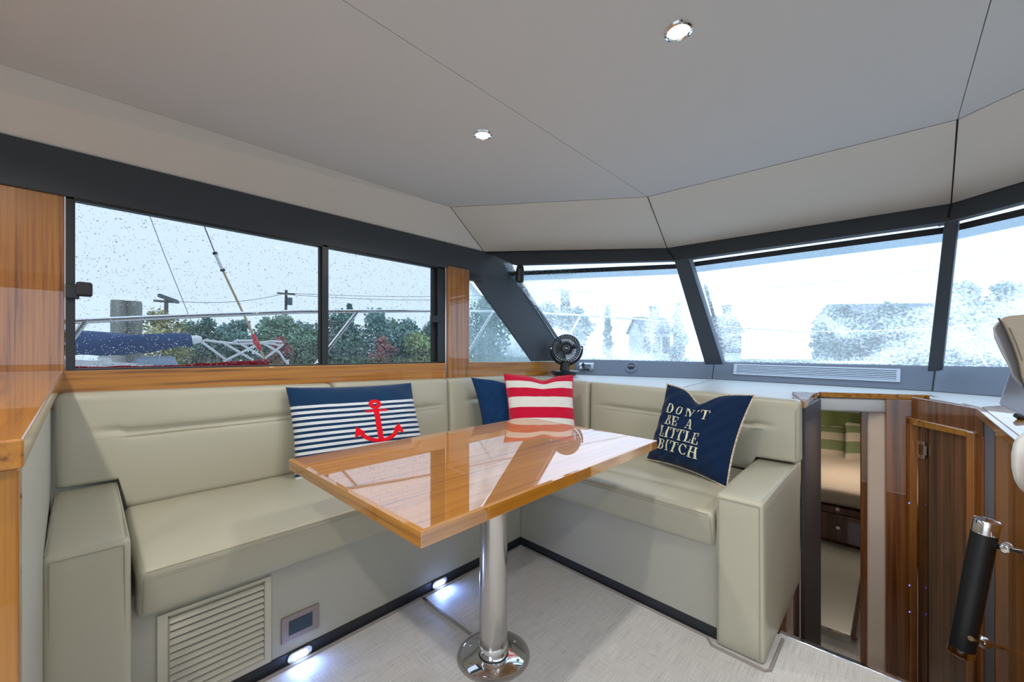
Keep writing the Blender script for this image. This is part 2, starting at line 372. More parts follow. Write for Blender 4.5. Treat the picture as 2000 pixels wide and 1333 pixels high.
# A pillar
pil = [V((-2.06, y, z)) for (y, z) in ((1.755, 1.58), (2.404, .985), (2.69, .985), (2.80, 1.085), (2.24, 1.59), (2.12, 1.70), (1.9, 1.72))]
MB().prism(pil, (.02, 0, 0)).build('windshield_pillar', 'grey_vinyl', wl, bevel=.004)
MB().prism([V((-2.04, 2.80, 1.085)), V((-2.04, 2.24, 1.59)), V((-2.035, 2.255, 1.60)), V((-2.035, 2.815, 1.095))], (.012, 0, 0)).build('pillar_edge', 'dash_grey', wl)
# ---- right wall (helm side, out of view) with a window opening
wr = setting('wall_right')
MB().box((1.26, -2.6, -.9), (1.30, 3.0, .95)).build('wall_lining', 'base_vinyl', wr)
MB().box((1.26, -2.6, 1.6), (1.30, 2.0, 1.95)).build('wall_lining', 'grey_vinyl', wr)
MB().box((1.26, -2.6, .95), (1.30, -1.6, 1.6)).build('wall_lining', 'wood_z', wr)
# ---- window_1: sliding side window
w1 = setting('window_1')
def frame_bar(nm, y0, y1, z0, z1, x0=-2.075, x1=-2.04, m='black', par=None): return MB().box((x0, y0, z0), (x1, y1, z1)).build(nm, m, par or w1, bevel=.003)
frame_bar('window_stile', -.045, -.022, .99, 1.6); frame_bar('window_stile', .803, .835, .99, 1.6)
frame_bar('window_stile', 1.50, 1.552, .985, 1.6); frame_bar('window_track', -.045, 1.552, .970, .996)
frame_bar('window_track', -.045, 1.552, 1.575, 1.6)
frame_bar('window_gasket', 1.478, 1.50, .99, 1.6, -2.09, -2.062, 'black_matte')
frame_bar('window_gasket', .797, .803, .99, 1.6, -2.08, -2.05, 'black_matte')
frame_bar('pane', -.03, .81, .99, 1.59, -2.068, -2.064, 'side_glass')
frame_bar('pane', .82, 1.51, .99, 1.59, -2.078, -2.074, 'side_glass')
def droplets(name, parent, fn, n, rmin, rmax, nx):
    bm = bmesh.new()
    for _ in range(n):
        p = V(fn()); r = random.uniform(rmin, rmax)*(1 if random.random() < .9 else 1.6)
        k = 7; ny = V(nx).normalized(); a = ny.orthogonal().normalized(); b_ = ny.cross(a); top = bm.verts.new(p+ny*r*.75); rings = []
        st_ = random.uniform(1, 1.35)
        for (rr, hh) in ((.62, .55), (1.0, 0.0)):
            rings.append([bm.verts.new(p+(a*math.cos(t)+b_*math.sin(t))*r*rr+V((0, 0, 1))*(math.sin(t)*0)+ny*r*hh) for t in [2*math.pi*j/k for j in range(k)]])
        for j in range(k):
            bm.faces.new((top, rings[0][j], rings[0][(j+1) % k])); bm.faces.new((rings[0][j], rings[1][j], rings[1][(j+1) % k], rings[0][(j+1) % k]))
        bm.faces.new(rings[1])
    bmesh.ops.recalc_face_normals(bm, faces=bm.faces)
    me = bpy.data.meshes.new(name); bm.to_mesh(me); bm.free()
    for f in me.polygons: f.use_smooth = True
    me.materials.append(M['water']); o = bpy.data.objects.new(name, me); COL.objects.link(o); o.parent = parent; o['kind'] = 'stuff'; return o
def f1():
    z = 1.0+.58*random.random()**1.25; return (-2.0685, random.uniform(-.02, .80), z)
def f2():
    z = 1.0+.58*random.random()**1.25; return (-2.0785, random.uniform(.84, 1.48), z)
droplets('raindrops', w1, f1, 3200, .0008, .0019, (-1, 0, 0)); droplets('raindrops', w1, f2, 2600, .0009, .0021, (-1, 0, 0))
# latches
lt = thing('window_latch', 'black thumb latch on the left stile of the side window', 'latch', (-2.03, -.03, 1.255))
pz = PX(163, 566, -2.0)
MB().box((-2.04, -.045, 1.235), (-2.02, -.012, 1.285)).build('latch_base', 'black', lt, bevel=.003)
c0, c1 = PX(148, 550, -2.02), PX(181, 581, -2.02)
MB().box((-2.028, c0.y, c1.z), (-2.008, c1.y, c0.z)).build('latch_lever', 'black', lt, bevel=.008, seg=3)
lt = thing('window_latch', 'small black catch on the right stile of the side window', 'latch', (-2.03, 1.5, 1.15))
c0, c1 = PX(841, 615, -2.025), PX(860, 632, -2.025)
MB().box((-2.035, c0.y, c1.z), (-2.012, c1.y-.02, c0.z)).build('latch_lever', 'black', lt, bevel=.005)
MB().box((-2.04, c1.y-.03, c1.z+.01), (-2.02, c1.y+.01, c0.z-.01)).build('latch_base', 'black', lt, bevel=.002)
# ---- window_2: triangular quarter window
w2 = setting('window_2')
MB().prism([V((-2.072, 1.70, .97)), V((-2.072, 2.5, .97)), V((-2.072, 1.70, 1.60))], (.004, 0, 0)).build('pane', 'wet_side', w2)
MB().box((-2.07, 1.742, 1.535), (-2.03, 1.86, 1.575)).build('shade_bracket', 'black', w2, bevel=.006)
# ---- windshield panes
BL, BM_, BR, BRR = V((-2.12, 3.00, .975)), V((-1.0, 3.36, .98)), V((.19, 3.40, .975)), V((1.3, 2.95, .975))
TL, TM, TR, TRR = V((-2.12, 2.02, 1.70)), V((-1.03, 2.70, 1.70)), V((.2, 2.76, 1.70)), V((1.3, 2.0, 1.70))
for k, q in enumerate(((BL, BM_, TM, TL), (BM_, BR, TR, TM), (BR, BRR, TRR, TR))):
    wn_ = setting('window_%d' % (k+3))
    n = (q[1]-q[0]).cross(q[3]-q[0]).normalized(); n = n if n.y > 0 else -n
    MB().prism(q, n*.005).build('pane', 'wet_glass', wn_)
    # top reveal: white strip, dark mesh gasket, grey shade band
    def strip(nm, m, f0, f1, off):
        a = q[3].lerp(q[0], f0); b2 = q[2].lerp(q[1], f0); c2 = q[2].lerp(q[1], f1); d2 = q[3].lerp(q[0], f1)
        MB().prism([a, b2, c2, d2], n*.004).build(nm, m, wn_).location = n*off
    strip('window_gasket', 'black_matte', .066, .10, -.008)
    strip('shade_roll', 'shade_band', .10, .15, -.004)
# brow outside the windshield: white underside strip
# ---- windshield posts
pp = setting('trim_3')
for (b0, b1, t0, t1_, yb, yt) in (((1377, 713), (1411, 713), (1315, 505), (1343, 503), 3.29, 2.60), ((1812, 727), (1840, 725), (1846, 428), (1872, 424), 3.32, 2.68)):
    q = [PY(*b0, yb), PY(*b1, yb), PY(*t1_, yt), PY(*t0, yt)]
    MB().prism(q, (0.0, .02, .012)).build('windshield_post', 'grey_vinyl', pp, bevel=.006)
    MB().prism([q[1]+V((.002, 0, 0)), q[1]+V((.007, .02, 0)), q[2]+V((.007, .02, 0)), q[2]+V((.002, 0, 0))], (0, .03, .02)).build('post_edge', 'dash_grey', pp)
# ---- dash: padded band + top
da = setting('trim_4')
foot = [V((-2.05, 2.93, .862)), PZ(1390, 741, .85), PZ(1820, 765, .83), V((1.25, 2.75, .815))]
topb = [V((-2.05, 2.99, .995)), V((foot[1].x-.01, 3.38, .993)), V((foot[2].x+.02, 3.42, .985)), V((1.25, 2.9, .97))]
for i in range(3):
    a, b2, c2, d2 = foot[i], foot[i+1], topb[i+1], topb[i]
    ds = .002
    a = a.lerp(b2, .003); d2 = d2.lerp(c2, .003)
    MB().prism([a, b2, c2, d2], (0, .05, -.01)).build('dash_band', 'dash_grey', da, bevel=.008, seg=3)
    ex = (b2-a).normalized()*.03; MB().prism([a-ex+V((0, .012, 0)), b2+ex+V((0, .012, 0)), c2+ex+V((0, .012, -.012)), d2-ex+V((0, .012, -.012))], (0, .03, -.008)).build('band_backing', 'seam_dark', da)  # added dark prism behind each band, blocks the light leak between bands
# dash top slab
near = [V((-2.05, 2.14, .868)), V((-1.36, 2.19, .868)), PY(1545, 781, 2.2), PY(1590, 770, 2.66), PY(1600, 766, 2.78), PZ(1815, 772, .823), PZ(1817, 779, .824), PZ(1918, 797, .82), PZ(2003, 862, .79), V((.42, 1.5, .79)), V((1.25, 1.5, .79))]
P0 = [p.copy() for p in near]+[foot[3]+V((0, .05, 0)), foot[2]+V((0, .05, 0)), foot[1]+V((0, .05, 0)), foot[0]+V((0, .05, 0))]
def slab(name, pts, m, th, parent, z0=None, bevel=0):
    n = len(pts); bm = bmesh.new()
    off_ = root_loc(parent) if parent is not None else V((0, 0, 0))
    pts = [V(p)-off_ for p in pts]
    top = [bm.verts.new(p) for p in pts]; bot = [bm.verts.new(V(p)-V((0, 0, th))) for p in pts]
    from mathutils.geometry import tessellate_polygon
    for tri in tessellate_polygon([[V((p[0], p[1], 0)) for p in pts]]):
        bm.faces.new([top[i] for i in tri]); bm.faces.new([bot[i] for i in tri][::-1])
    for i in range(n): bm.faces.new((top[i], bot[i], bot[(i+1) % n], top[(i+1) % n]))
    bmesh.ops.recalc_face_normals(bm, faces=bm.faces)
    me = bpy.data.meshes.new(name); bm.to_mesh(me); bm.free(); me.materials.append(M[m])
    o = bpy.data.objects.new(name, me); COL.objects.link(o); o.parent = parent; return o
slab('dash_top', P0, 'dash_top', .02, da)
# fine joint across the dash top
ja, jb = PZ(1335, 757, .8565), PZ(1392, 742, .8525)
MB().bar(ja, jb, (.001, 0, 0), (0, 0, .0008)).build('dash_joint', 'seam_dark', da)
# wood edging strips of the dash over the companionway
def edge_strip(nm, a, b2, hgt, th, m, par, lift=.001):
    a, b2 = V(a), V(b2); d = (b2-a).normalized(); nn = V((d.y, -d.x, 0)).normalized()
    if nn.dot(V((0, 0, 0))-a) < 0: nn = -nn
    return MB().hexa([a+nn*th-V((0, 0, hgt)), b2+nn*th-V((0, 0, hgt)), b2-V((0, 0, hgt)), a-V((0, 0, hgt)), a+nn*th+V((0, 0, lift)), b2+nn*th+V((0, 0, lift)), b2+V((0, 0, lift)), a+V((0, 0, lift))]).build(nm, m, par, bevel=.002)
edge_strip('dash_edging', near[4], near[5], .027, .02, 'wood_x', da)
edge_strip('dash_edging', near[5], near[7], .027, .02, 'wood_x', da)
edge_strip('dash_edging', near[7], near[8], .03, .02, 'wood_y', da)
slab('dash_edging', [PY(1547, 766, 2.62)+V((0, 0, .002)), PY(1597, 768, 2.72)+V((0, 0, .002)), near[3]+V((.004, -.02, .004)), PY(1571, 788, 2.20)+V((0, 0, .006)), PY(1548, 779, 2.22)+V((0, 0, .006))], 'wood_x', .030, da)
# padded strip under the edging
a, b2 = near[4]-V((0, 0, .029)), near[5]-V((0, 0, .029))
softbox([a+V((.0, -.01, -.075)), b2+V((-.0, -.01, -.075)), b2+V((0, .06, -.075)), a+V((0, .06, -.075)), a+V((0, -.01, 0)), b2+V((0, -.01, 0)), b2+V((0, .06, 0)), a+V((0, .06, 0))], .014, (6, 2, 2), name='padded_strip', m='dash_top', parent=da)
# console top in teak at helm
slab('console_top', [near[7]+V((0, 0, .004)), near[8]+V((0, 0, .004)), V((.45, 1.5, .796)), V((.9, 1.5, .796)), V((.75, 2.3, .815)), PZ(1990, 790, .822)], 'wood_y', .01, da)

# ================================================================ COMPANIONWAY (starboard forward, steps down)
LZ = -.75
cw = setting('wall_companionway')
MB().hexa([(-.300, 2.26, -.9), (-.283, 2.26, -.9), (-.268, 2.70, -.9), (-.288, 2.70, -.9), (-.300, 2.26, .80), (-.283, 2.26, .80), (-.268, 2.70, .805), (-.288, 2.70, .805)]).build('dark_post', 'dark_panel', cw, bevel=.004)
MB().box((-.33, 1.80, -.9), (-.305, 2.27, .12)).build('stair_side_panel', 'walnut', cw)
# wood jamb, cream jamb, teak bulkhead
def vpanel(nm, px0, px1, y, ztop, zbot, th, m, bevel=.003, y2=None):
    a = PY(px0, 800, y); b2 = PY(px1, 800, y if y2 is None else y2)
    return MB().prism([V((a.x, a.y, zbot)), V((b2.x, b2.y, zbot)), V((b2.x, b2.y, ztop)), V((a.x, a.y, ztop))], (0, th, 0)).build(nm, m, cw, bevel=bevel)
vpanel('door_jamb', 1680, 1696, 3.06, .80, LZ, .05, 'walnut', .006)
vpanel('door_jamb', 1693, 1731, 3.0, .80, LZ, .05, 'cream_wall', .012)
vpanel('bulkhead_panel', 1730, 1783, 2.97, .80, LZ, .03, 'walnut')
# locker opening face: plan from (.08,2.93) to (.267,2.61)
k0, k1 = V((.083, 2.93, 0)), V((.275, 2.53, 0)); kd = (k1-k0).normalized(); kn = V((kd.y, -kd.x, 0)); kn = kn if kn.dot(-k0) > 0 else -kn
def KP(px, py): return PL(px, py, k0, kn)
def kquad(nm, pxs, m, th, off=0, bevel=.003, par=None):
    q = [KP(*p)+kn*off for p in pxs]
    return MB().prism(q, -kn*th).build(nm, m, par or cw, bevel=bevel)
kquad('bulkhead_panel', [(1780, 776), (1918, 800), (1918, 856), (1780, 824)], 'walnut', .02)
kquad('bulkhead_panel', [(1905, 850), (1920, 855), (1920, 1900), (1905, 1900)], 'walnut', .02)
# ---- locker door (open, in its frame)
ld = thing('locker_door', 'dark glossy teak door in a rounded wood frame beside the companionway', 'door', (KP(1840, 1000).x, KP(1840, 1000).y, LZ))
KZ = lambda p, z: V((p.x, p.y, z))
kquad('door_frame', [(1775, 815), (1909, 845), (1909, 858), (1775, 829)], 'wood_x', .03, .012, .005, ld)
kquad('door_frame', [(1774, 815), (1784, 817), (1784, 1900), (1774, 1900)], 'frame_wood', .03, .012, .004, ld)
kquad('door_frame', [(1894, 843), (1909, 846), (1909, 1900), (1894, 1900)], 'frame_wood', .04, .014, .005, ld)
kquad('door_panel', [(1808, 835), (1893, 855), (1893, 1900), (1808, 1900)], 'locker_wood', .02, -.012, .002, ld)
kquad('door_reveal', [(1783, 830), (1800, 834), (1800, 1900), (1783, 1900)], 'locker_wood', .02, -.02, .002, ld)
kquad('door_gap', [(1798, 832), (1810, 835), (1810, 1900), (1798, 1900)], 'black_matte', .02, -.03, .001, ld)
la = MB(); q = [(1787, 861), (1802, 863), (1802, 897), (1787, 895)]
la.prism([KP(*p)-kn*.012 for p in q], kn*.004); la.build('latch_plate', 'steel', ld, bevel=.001)
la = MB(); la.prism([KP(*p)-kn*.007 for p in ((1791, 868), (1798, 869), (1798, 889), (1791, 888))], kn*.001); la.build('latch_recess', 'walnut_red', ld)
la = MB(); la.prism([KP(*p)-kn*.008 for p in ((1802, 872), (1806, 872), (1806, 890), (1802, 890))], kn*.004); la.build('latch_bolt', 'steel', ld)
kquad('door_backing', [(1770, 812), (1912, 845), (1912, 2000), (1770, 2000)], 'black_matte', .02, -.06, 0, ld)  # added black sheet behind the door, stops light leaking through the gap
# blue reflections of tiny leds, added as glowing discs on the door frame
for (px, py) in ((1780, 984), (1781, 1145), (1781, 1197)):
    p = KP(px+2, py)+kn*.013
    o = MB().lathe([(.0035, 0), (.003, .002)], p, kn, 10).build('led_reflection', 'led_glint'); 
    tag(o, 'tiny glowing disc for a blue led reflection on the locker door frame, %s' % {984: 'topmost of three', 1145: 'middle of three', 1197: 'lowest of three'}[py], 'light', 'blue led reflections')
# dark-grey column at console corner and teak console side
cs = setting('wall_console')
e0 = near[7]; e1 = near[8]
def VP(px, py): # vertical plane of the console side
    n = V((e1.y-e0.y, -(e1.x-e0.x), 0)).normalized(); return PL(px, py, e0+n*0, n)
ax_n = V((e1.y-e0.y, -(e1.x-e0.x), 0)).normalized(); ax_n = ax_n if ax_n.dot(-e0) > 0 else -ax_n
q = [VP(1914, 802), VP(1946, 822), VP(1946, 2300), VP(1914, 2300)]
MB().prism([V((p.x, p.y, z)) for p, z in zip(q, (.79, .785, LZ, LZ))], -ax_n*.04).build('console_column', 'column_grey', cs, bevel=.012, seg=3)
a, b2 = VP(1942, 900), VP(2120, 900)
MB().prism([V((a.x, a.y, .785)), V((b2.x, b2.y, .755)), V((b2.x, b2.y, LZ)), V((a.x, a.y, LZ))], -ax_n*.03).build('console_panel', 'wood_z', cs, bevel=.003)
# ---- grab handle
def Hx(px, py, D): return PD(px, py, D)
DH = 1.30
gt, gb = Hx(1925, 1030, DH), Hx(1878, 1270, DH*1.03)
gr = thing('grab_handle', 'thick black leather-wrapped grab handle with chrome end caps on the teak console', 'handle', tuple(gb))
dv = (gt-gb).normalized(); R0 = .031
MB().lathe([(R0*.98, 0), (R0, .006), (R0, (gt-gb).length)], gb, dv, 28).build('grip', 'black', gr, smooth=True)
MB().lathe([(R0*.9, -.004), (R0*1.03, 0), (R0*1.03, .022)], gb-dv*.012, dv, 28).build('end_cap', 'chrome', gr, smooth=True)
MB().lathe([(R0*1.03, 0), (R0*1.03, .040), (R0*.97, .044), (R0*.9, .042)], gt-dv*.02, dv, 28).build('end_cap', 'chrome', gr, smooth=True)
side = (O-gt).cross(dv).normalized()
st0 = gb+dv*.03+(O-gb).normalized()*R0*.94+side*.004; st1 = gt-dv*.03+(O-gt).normalized()*R0*.94+side*.004
MB().tube([st0, st1], .0014, 6).build('stitch_seam', 'black_matte', gr)
for (px, py, px2, py2, knob) in ((1937, 1066, 2004, 1080, 1974), (1896, 1248, 1957, 1266, 1922)):
    a = Hx(px, py, DH*1.0); n_end = VP(px2, py2)
    b3 = VP(px2, py2)
    MB().tube([a, b3], .0075, 12).build('standoff_rod', 'chrome', gr, smooth=True)
    f = (knob-px)/(px2-px); c3 = a.lerp(b3, f*.9)
    d3 = (b3-a).normalized()
    MB().lathe([(.008, -.014), (.017, -.004), (.019, 0), (.017, .004), (.008, .012)], c3, d3, 20).build('standoff_collar', 'chrome', gr, smooth=True)
# ---- lower cabin: floor, walls, bed
lf = setting('floor_lower')
MB().box((-1.9, 1.81, LZ-.03), (1.2, 7.4, LZ)).build('cabin_sole', 'floor', lf)
lw = setting('wall_cabin')
MB().box((-1.95, 2.8, LZ), (-1.9, 7.4, .70)).build('cabin_lining', 'headliner_side', lw)
MB().box((1.2, 2.8, LZ), (1.25, 7.4, .70)).build('cabin_lining', 'headliner_side', lw)
MB().box((-1.95, 7.3, LZ), (1.25, 7.35, .70)).build('cabin_lining', 'headliner_side', lw)
MB().box((-1.95, 3.08, .70), (1.25, 7.4, .72)).build('cabin_ceiling', 'headliner_side', lw)
MB().box((-1.95, 3.07, .765), (1.25, 3.085, .80)).build('cabin_lining', 'headliner_side', lw)
MB().box((-2.0, 2.22, LZ), (-.31, 2.25, .80)).build('cabin_lining', 'walnut', lw)
M['linen'] = mat('linen', (.62, .52, .42), .9, bump=(60, .6)); M['green_fabric'] = mat('green_fabric', (.20, .27, .10), .9, bump=(120, 1.0))
M['pale_mat'] = mat('pale_gloss_panel', (.42, .43, .37), .25, coat=.5)
def raised_step():
    q = [PZ(1585, 1045, -.70), PZ(1690, 1070, -.70), PZ(1662, 1245, -.70), PZ(1580, 1216, -.70)]
    o = slab('step_panel', q, 'pale_mat', .05, None); return q, o
q, o = raised_step(); tag(o, 'pale glossy floor hatch panel on the lower cabin floor', 'hatch')
mb = MB(); mb.tube([q[3]+V((0, 0, .002)), q[2]+V((0, 0, .002))], .006, 8); x_ = mb.build('hatch_edge', 'chrome', o, smooth=True)
mb = MB(); mb.tube([q[2]+V((.012, 0, .002)), q[1]+V((.012, 0, .002))], .016, 8); mb.build('hatch_edge', 'walnut_red', o, smooth=True)
bed = thing('bed', 'berth with cream duvet on a dark mahogany base in the lower cabin', 'bed', (-.35, 5.6, LZ))
MB().prism([V((-1.6, 4.85, LZ+.02)), V((-.9, 4.76, LZ+.02)), V((-.2, 4.72, LZ+.02)), V((.4, 4.80, LZ+.02)), V((.9, 5.1, LZ+.02)), V((.9, 7.2, LZ+.02)), V((-1.6, 7.2, LZ+.02))], (0, 0, .36)).build('bed_base', 'walnut_red', bed)
MB().prism([V((-1.6, 4.90, LZ)), V((-.9, 4.80, LZ)), V((-.2, 4.76, LZ)), V((.4, 4.84, LZ)), V((.9, 5.1, LZ)), V((.9, 7.2, LZ)), V((-1.6, 7.2, LZ))], (0, 0, .02)).build('bed_plinth', 'black_matte', bed)
MB().prism([V((-.62, 4.735, LZ+.08)), V((-.2, 4.712, LZ+.08)), V((.2, 4.76, LZ+.08)), V((.2, 4.76, LZ+.32)), V((-.2, 4.712, LZ+.32)), V((-.62, 4.735, LZ+.32))], (0, -.012, 0)).build('drawer_front', 'walnut_red', bed, bevel=.003)
for (px, py) in ((1636, 995), (1637, 1031)):
    p = PY(px, py, 4.69); MB().lathe([(.004, 0), (.018, .004), (.016, .012)], p, (0, -1, 0), 16).build('drawer_knob', 'chrome', bed, smooth=True)
softbox([(-1.6, 4.80, LZ+.38), (.75, 4.80, LZ+.38), (.9, 7.2, LZ+.38), (-1.6, 7.2, LZ+.38), (-1.6, 4.80, LZ+.54), (.75, 4.80, LZ+.54), (.9, 7.2, LZ+.54), (-1.6, 7.2, LZ+.54)], .06, (24, 24, 3),
        disp=lambda u, v, w_: (0, -.05*math.sin(u*3.1) if v < .1 else 0, (.012*math.sin(u*37+v*11)*math.sin(v*23+u*5))*w_), name='duvet', m='linen', parent=bed)
# ================================================================ CEILING LIGHTS
for i, (x, y) in enumerate(DOWN[:2]):
    t = thing('ceiling_light', ('round recessed ceiling light nearer the camera, at the top right' if i == 0 else 'round recessed ceiling light farther away, above the table'), 'light', (x, y, CEIL), 'recessed ceiling lights')
    MB().lathe([(.026, -.001), (.030, -.007), (.036, -.005), (.038, 0)], (x, y, CEIL), (0, 0, 1), 36, cap=False).build('bezel', 'chrome', t, smooth=True)
    MB().lathe([(.0005, -.004), (.018, -.005), (.027, -.003), (.027, 0)], (x, y, CEIL), (0, 0, 1), 32, cap=False).build('lens', 'lens_white', t, smooth=True)

# >>>PART2
# ================================================================ SETTEE (one L-shaped built-in)
se = thing('corner_settee', 'cream leather L-shaped corner settee around the table', 'sofa', (-1.6, 1.2, 0))
MB().box((-1.98, -.06, 0.04), (-1.475, 1.66, .40)).build('seat_base', 'base_vinyl', se, bevel=.003)
MB().prism([V((-1.474, 1.638, .04)), V((-.45, 1.585, .04)), V((-.45, 2.12, .04)), V((-1.474, 2.12, .04))], (0, 0, .36)).build('seat_base', 'base_vinyl', se, bevel=.003)
MB().box((-1.98, -.06, 0), (-1.471, 1.66, .042)).build('toe_kick', 'toe', se, bevel=.002)
MB().prism([V((-1.474, 1.634, 0)), V((-.45, 1.581, 0)), V((-.45, 2.12, 0)), V((-1.474, 2.12, 0))], (0, 0, .042)).build('toe_kick', 'toe', se, bevel=.002)
def crownL(u, v, w_):
    wr = .0042*math.sin(u*9+v*14)+.0024*math.sin(v*31-u*7)+.0016*math.sin(v*58+u*17)
    return (0, 0, (.016*math.sin(math.pi*min(1, max(0, u)))*min(1, v*12)*min(1, (1-v)*12)+wr*math.sin(math.pi*u))*max(0, w_))
softbox([(-1.96, .092, .345), (-1.432, .092, .345), (-1.432, 2.12, .345), (-1.96, 2.12, .345), (-1.96, .092, .512), (-1.400, .092, .487), (-1.400, 2.12, .487), (-1.96, 2.12, .512)], .022, (18, 50, 5), crownL, 'seat_cushion', 'leather', se)
def crownR(u, v, w_):
    z = .010*math.sin(math.pi*max(0, min(1, v)))*min(1, u*12)*min(1, (1-u)*12)
    z -= .009*gauss(v-.30, .03)*(1 if u < .97 else 0)          # channel behind the front roll
    z += .0025*math.sin(u*25+v*8)*math.sin(v*11)
    return (0, 0, z*max(0, w_))
softbox([(-1.392, 1.578, .340), (-.463, 1.578, .333), (-.463, 2.13, .340), (-1.392, 2.13, .345), (-1.392, 1.548, .485), (-.463, 1.548, .470), (-.463, 2.13, .505), (-1.392, 2.13, .51)], .020, (40, 26, 5), crownR, 'seat_cushion', 'leather', se)
def seams(par, *pls, off=None):
    for pl in pls: MB().tube([V(p) for p in pl], .0011, 5).build('stitching', 'leather_seam', par)
def line(p0, p1, n=12, f=None):
    p0, p1 = V(p0), V(p1); return [p0.lerp(p1, i/n)+(V(f(i/n)) if f else V()) for i in range(n+1)]
seams(se, line((-1.3985, .11, .468), (-1.3985, 2.0, .468)), line((-1.4045, .11, .480), (-1.4045, 1.5, .480)),
      line((-1.401, .105, .465), (-1.427, .105, .365)))
seams(se, line((-1.35, 1.5475, .4665), (-.48, 1.5475, .4525)), line((-1.35, 1.551, .478), (-.48, 1.551, .464)),
      line((-.474, 1.549, .45), (-.474, 1.574, .352)))
# arms
softbox([(-1.965, -.068, 0), (-1.375, -.068, 0), (-1.375, .082, 0), (-1.965, .082, 0), (-1.965, -.068, .604), (-1.385, -.068, .588), (-1.385, .080, .588), (-1.965, .080, .604)], .016, (14, 6, 14), lambda u, v, w_: (0, 0, .004*math.sin(math.pi*u) if w_ > .5 else 0), 'armrest', 'leather', se)
seams(se, line((-1.3825, -.055, .02), (-1.384, -.055, .570)), line((-1.3825, .070, .02), (-1.384, .068, .570)), line((-1.3835, -.055, .574), (-1.3835, .068, .574)), line((-1.395, .074, .5895), (-1.95, .074, .604)), line((-1.395, -.062, .5895), (-1.95, -.062, .604)))
softbox([(-.458, 1.557, 0), (-.304, 1.557, 0), (-.298, 2.255, .0), (-.458, 2.255, .0), (-.458, 1.555, .547), (-.308, 1.555, .545), (-.298, 2.255, .552), (-.458, 2.255, .555)], .016, (6, 16, 14), lambda u, v, w_: (0, 0, .006*math.sin(math.pi*v) if w_ > .5 else 0), 'armrest', 'leather', se)
seams(se, line((-.318, 1.5545, .02), (-.320, 1.5535, .530)), line((-.448, 1.5545, .02), (-.448, 1.5535, .530)), line((-.448, 1.5535, .533), (-.320, 1.5535, .531)), line((-.3035, 1.565, .533), (-.2975, 2.25, .540)), line((-.314, 1.57, .5475), (-.305, 2.12, .555)))
# backrests
def backL(y0, y1, zt0, zt1, crease, notch=None, nm='backrest', zb=.500):
    ny = max(14, int((y1-y0)/.022))
    def disp(u, v, w_):
        y = y0+(y1-y0)*v; z = zb+((zt0+(zt1-zt0)*v)-zb)*w_; dx = 0; dz = 0
        if u > .5:
            dx += .010*math.sin(math.pi*min(1, max(0, v)))**.5*math.sin(math.pi*min(1, max(0, w_)))
            if crease:
                ya, yb, zc = crease; f = max(0, min(1, (y-ya)/.11))*max(0, min(1, (yb-y)/.11))
                dx -= f*(.016*gauss(z-zc, .010)+.004*gauss(z-zc, .03))
        if notch and y < notch[0]: dz = notch[1]*(1-w_)**2
        return (dx, 0, dz)
    return softbox([(-2.045, y0, zb), (-1.948, y0, zb), (-1.948, y1, zb), (-2.045, y1, zb), (-2.045, y0, zt0), (-1.965, y0, zt0), (-1.965, y1, zt1), (-2.045, y1, zt1)], .022, (3, ny, 34), disp, nm, 'leather', se)
cz = lambda px, py: PX(px, py, -1.95)
c_a, c_b = cz(190, 852), cz(640, 820)
backL(-.068, .822, .918, .902, (c_a.y-.03, .80, c_a.z), (.098, .108))
backL(.830, 1.522, .905, .893, (.80, cz(862, 794).y+.03, cz(850, 794).z))
backL(1.530, 2.085, .893, .888, (cz(912, 782).y-.03, 2.0, cz(915, 782).z))
seams(se, line((-1.953, c_a.y, c_a.z-.012), (-1.950, .80, c_a.z-.012)))
seams(se, line((-1.952, .87, cz(850, 794).z-.011), (-1.951, cz(860, 794).y, cz(850, 794).z-.011)))
seams(se, line((-1.957, -.055, .62), (-1.965, -.055, .88)), line((-1.95, 1.515, .52), (-1.962, 1.515, .87)))
def backR(x0, y0, x1, y1, zt0, zt1, crease=None, notch=None, zb=.498):
    nx = max(12, int((x1-x0)/.025)); th = .095
    def disp(u, v, w_):
        x = x0+(x1-x0)*u; z = zb+((zt0+(zt1-zt0)*u)-zb)*w_; dy = 0; dz = 0
        if v < .5:
            dy -= .010*math.sin(math.pi*min(1, max(0, u)))**.5*math.sin(math.pi*min(1, max(0, w_)))
            if crease:
                xa, xb, za, zc = crease; f = max(0, min(1, (x-xa)/.11))*max(0, min(1, (xb-x)/.11)); zz = za+(zc-za)*(x-xa)/(xb-xa)
                dy += f*(.016*gauss(z-zz, .010)+.004*gauss(z-zz, .03))
        if notch and x > notch[0]: dz = notch[1]*(1-w_)**2
        return (0, dy, dz)
    return softbox([(x0, y0, zb), (x1, y1, zb), (x1, y1+th, zb), (x0, y0+th, zb), (x0, y0+.012, zt0), (x1, y1+.012, zt1), (x1, y1+th, zt1), (x0, y0+th, zt0)], .022, (nx, 3, 34), disp, 'backrest', 'leather', se)
backR(-1.946, 2.075, -1.362, 2.130, .888, .874)
kA, kB = PY(1168, 792, 2.13), PY(1500, 836, 2.13)
backR(-1.352, 2.131, -.286, 2.131, .873, .842, (kA.x-.03, kB.x+.03, kA.z, kB.z), (-.470, .066))
seams(se, line((kA.x+.02, 2.128, kA.z-.012), (kB.x-.02, 2.128, kB.z-.012)), line((-.300, 2.130, .58), (-.300, 2.137, .80)))
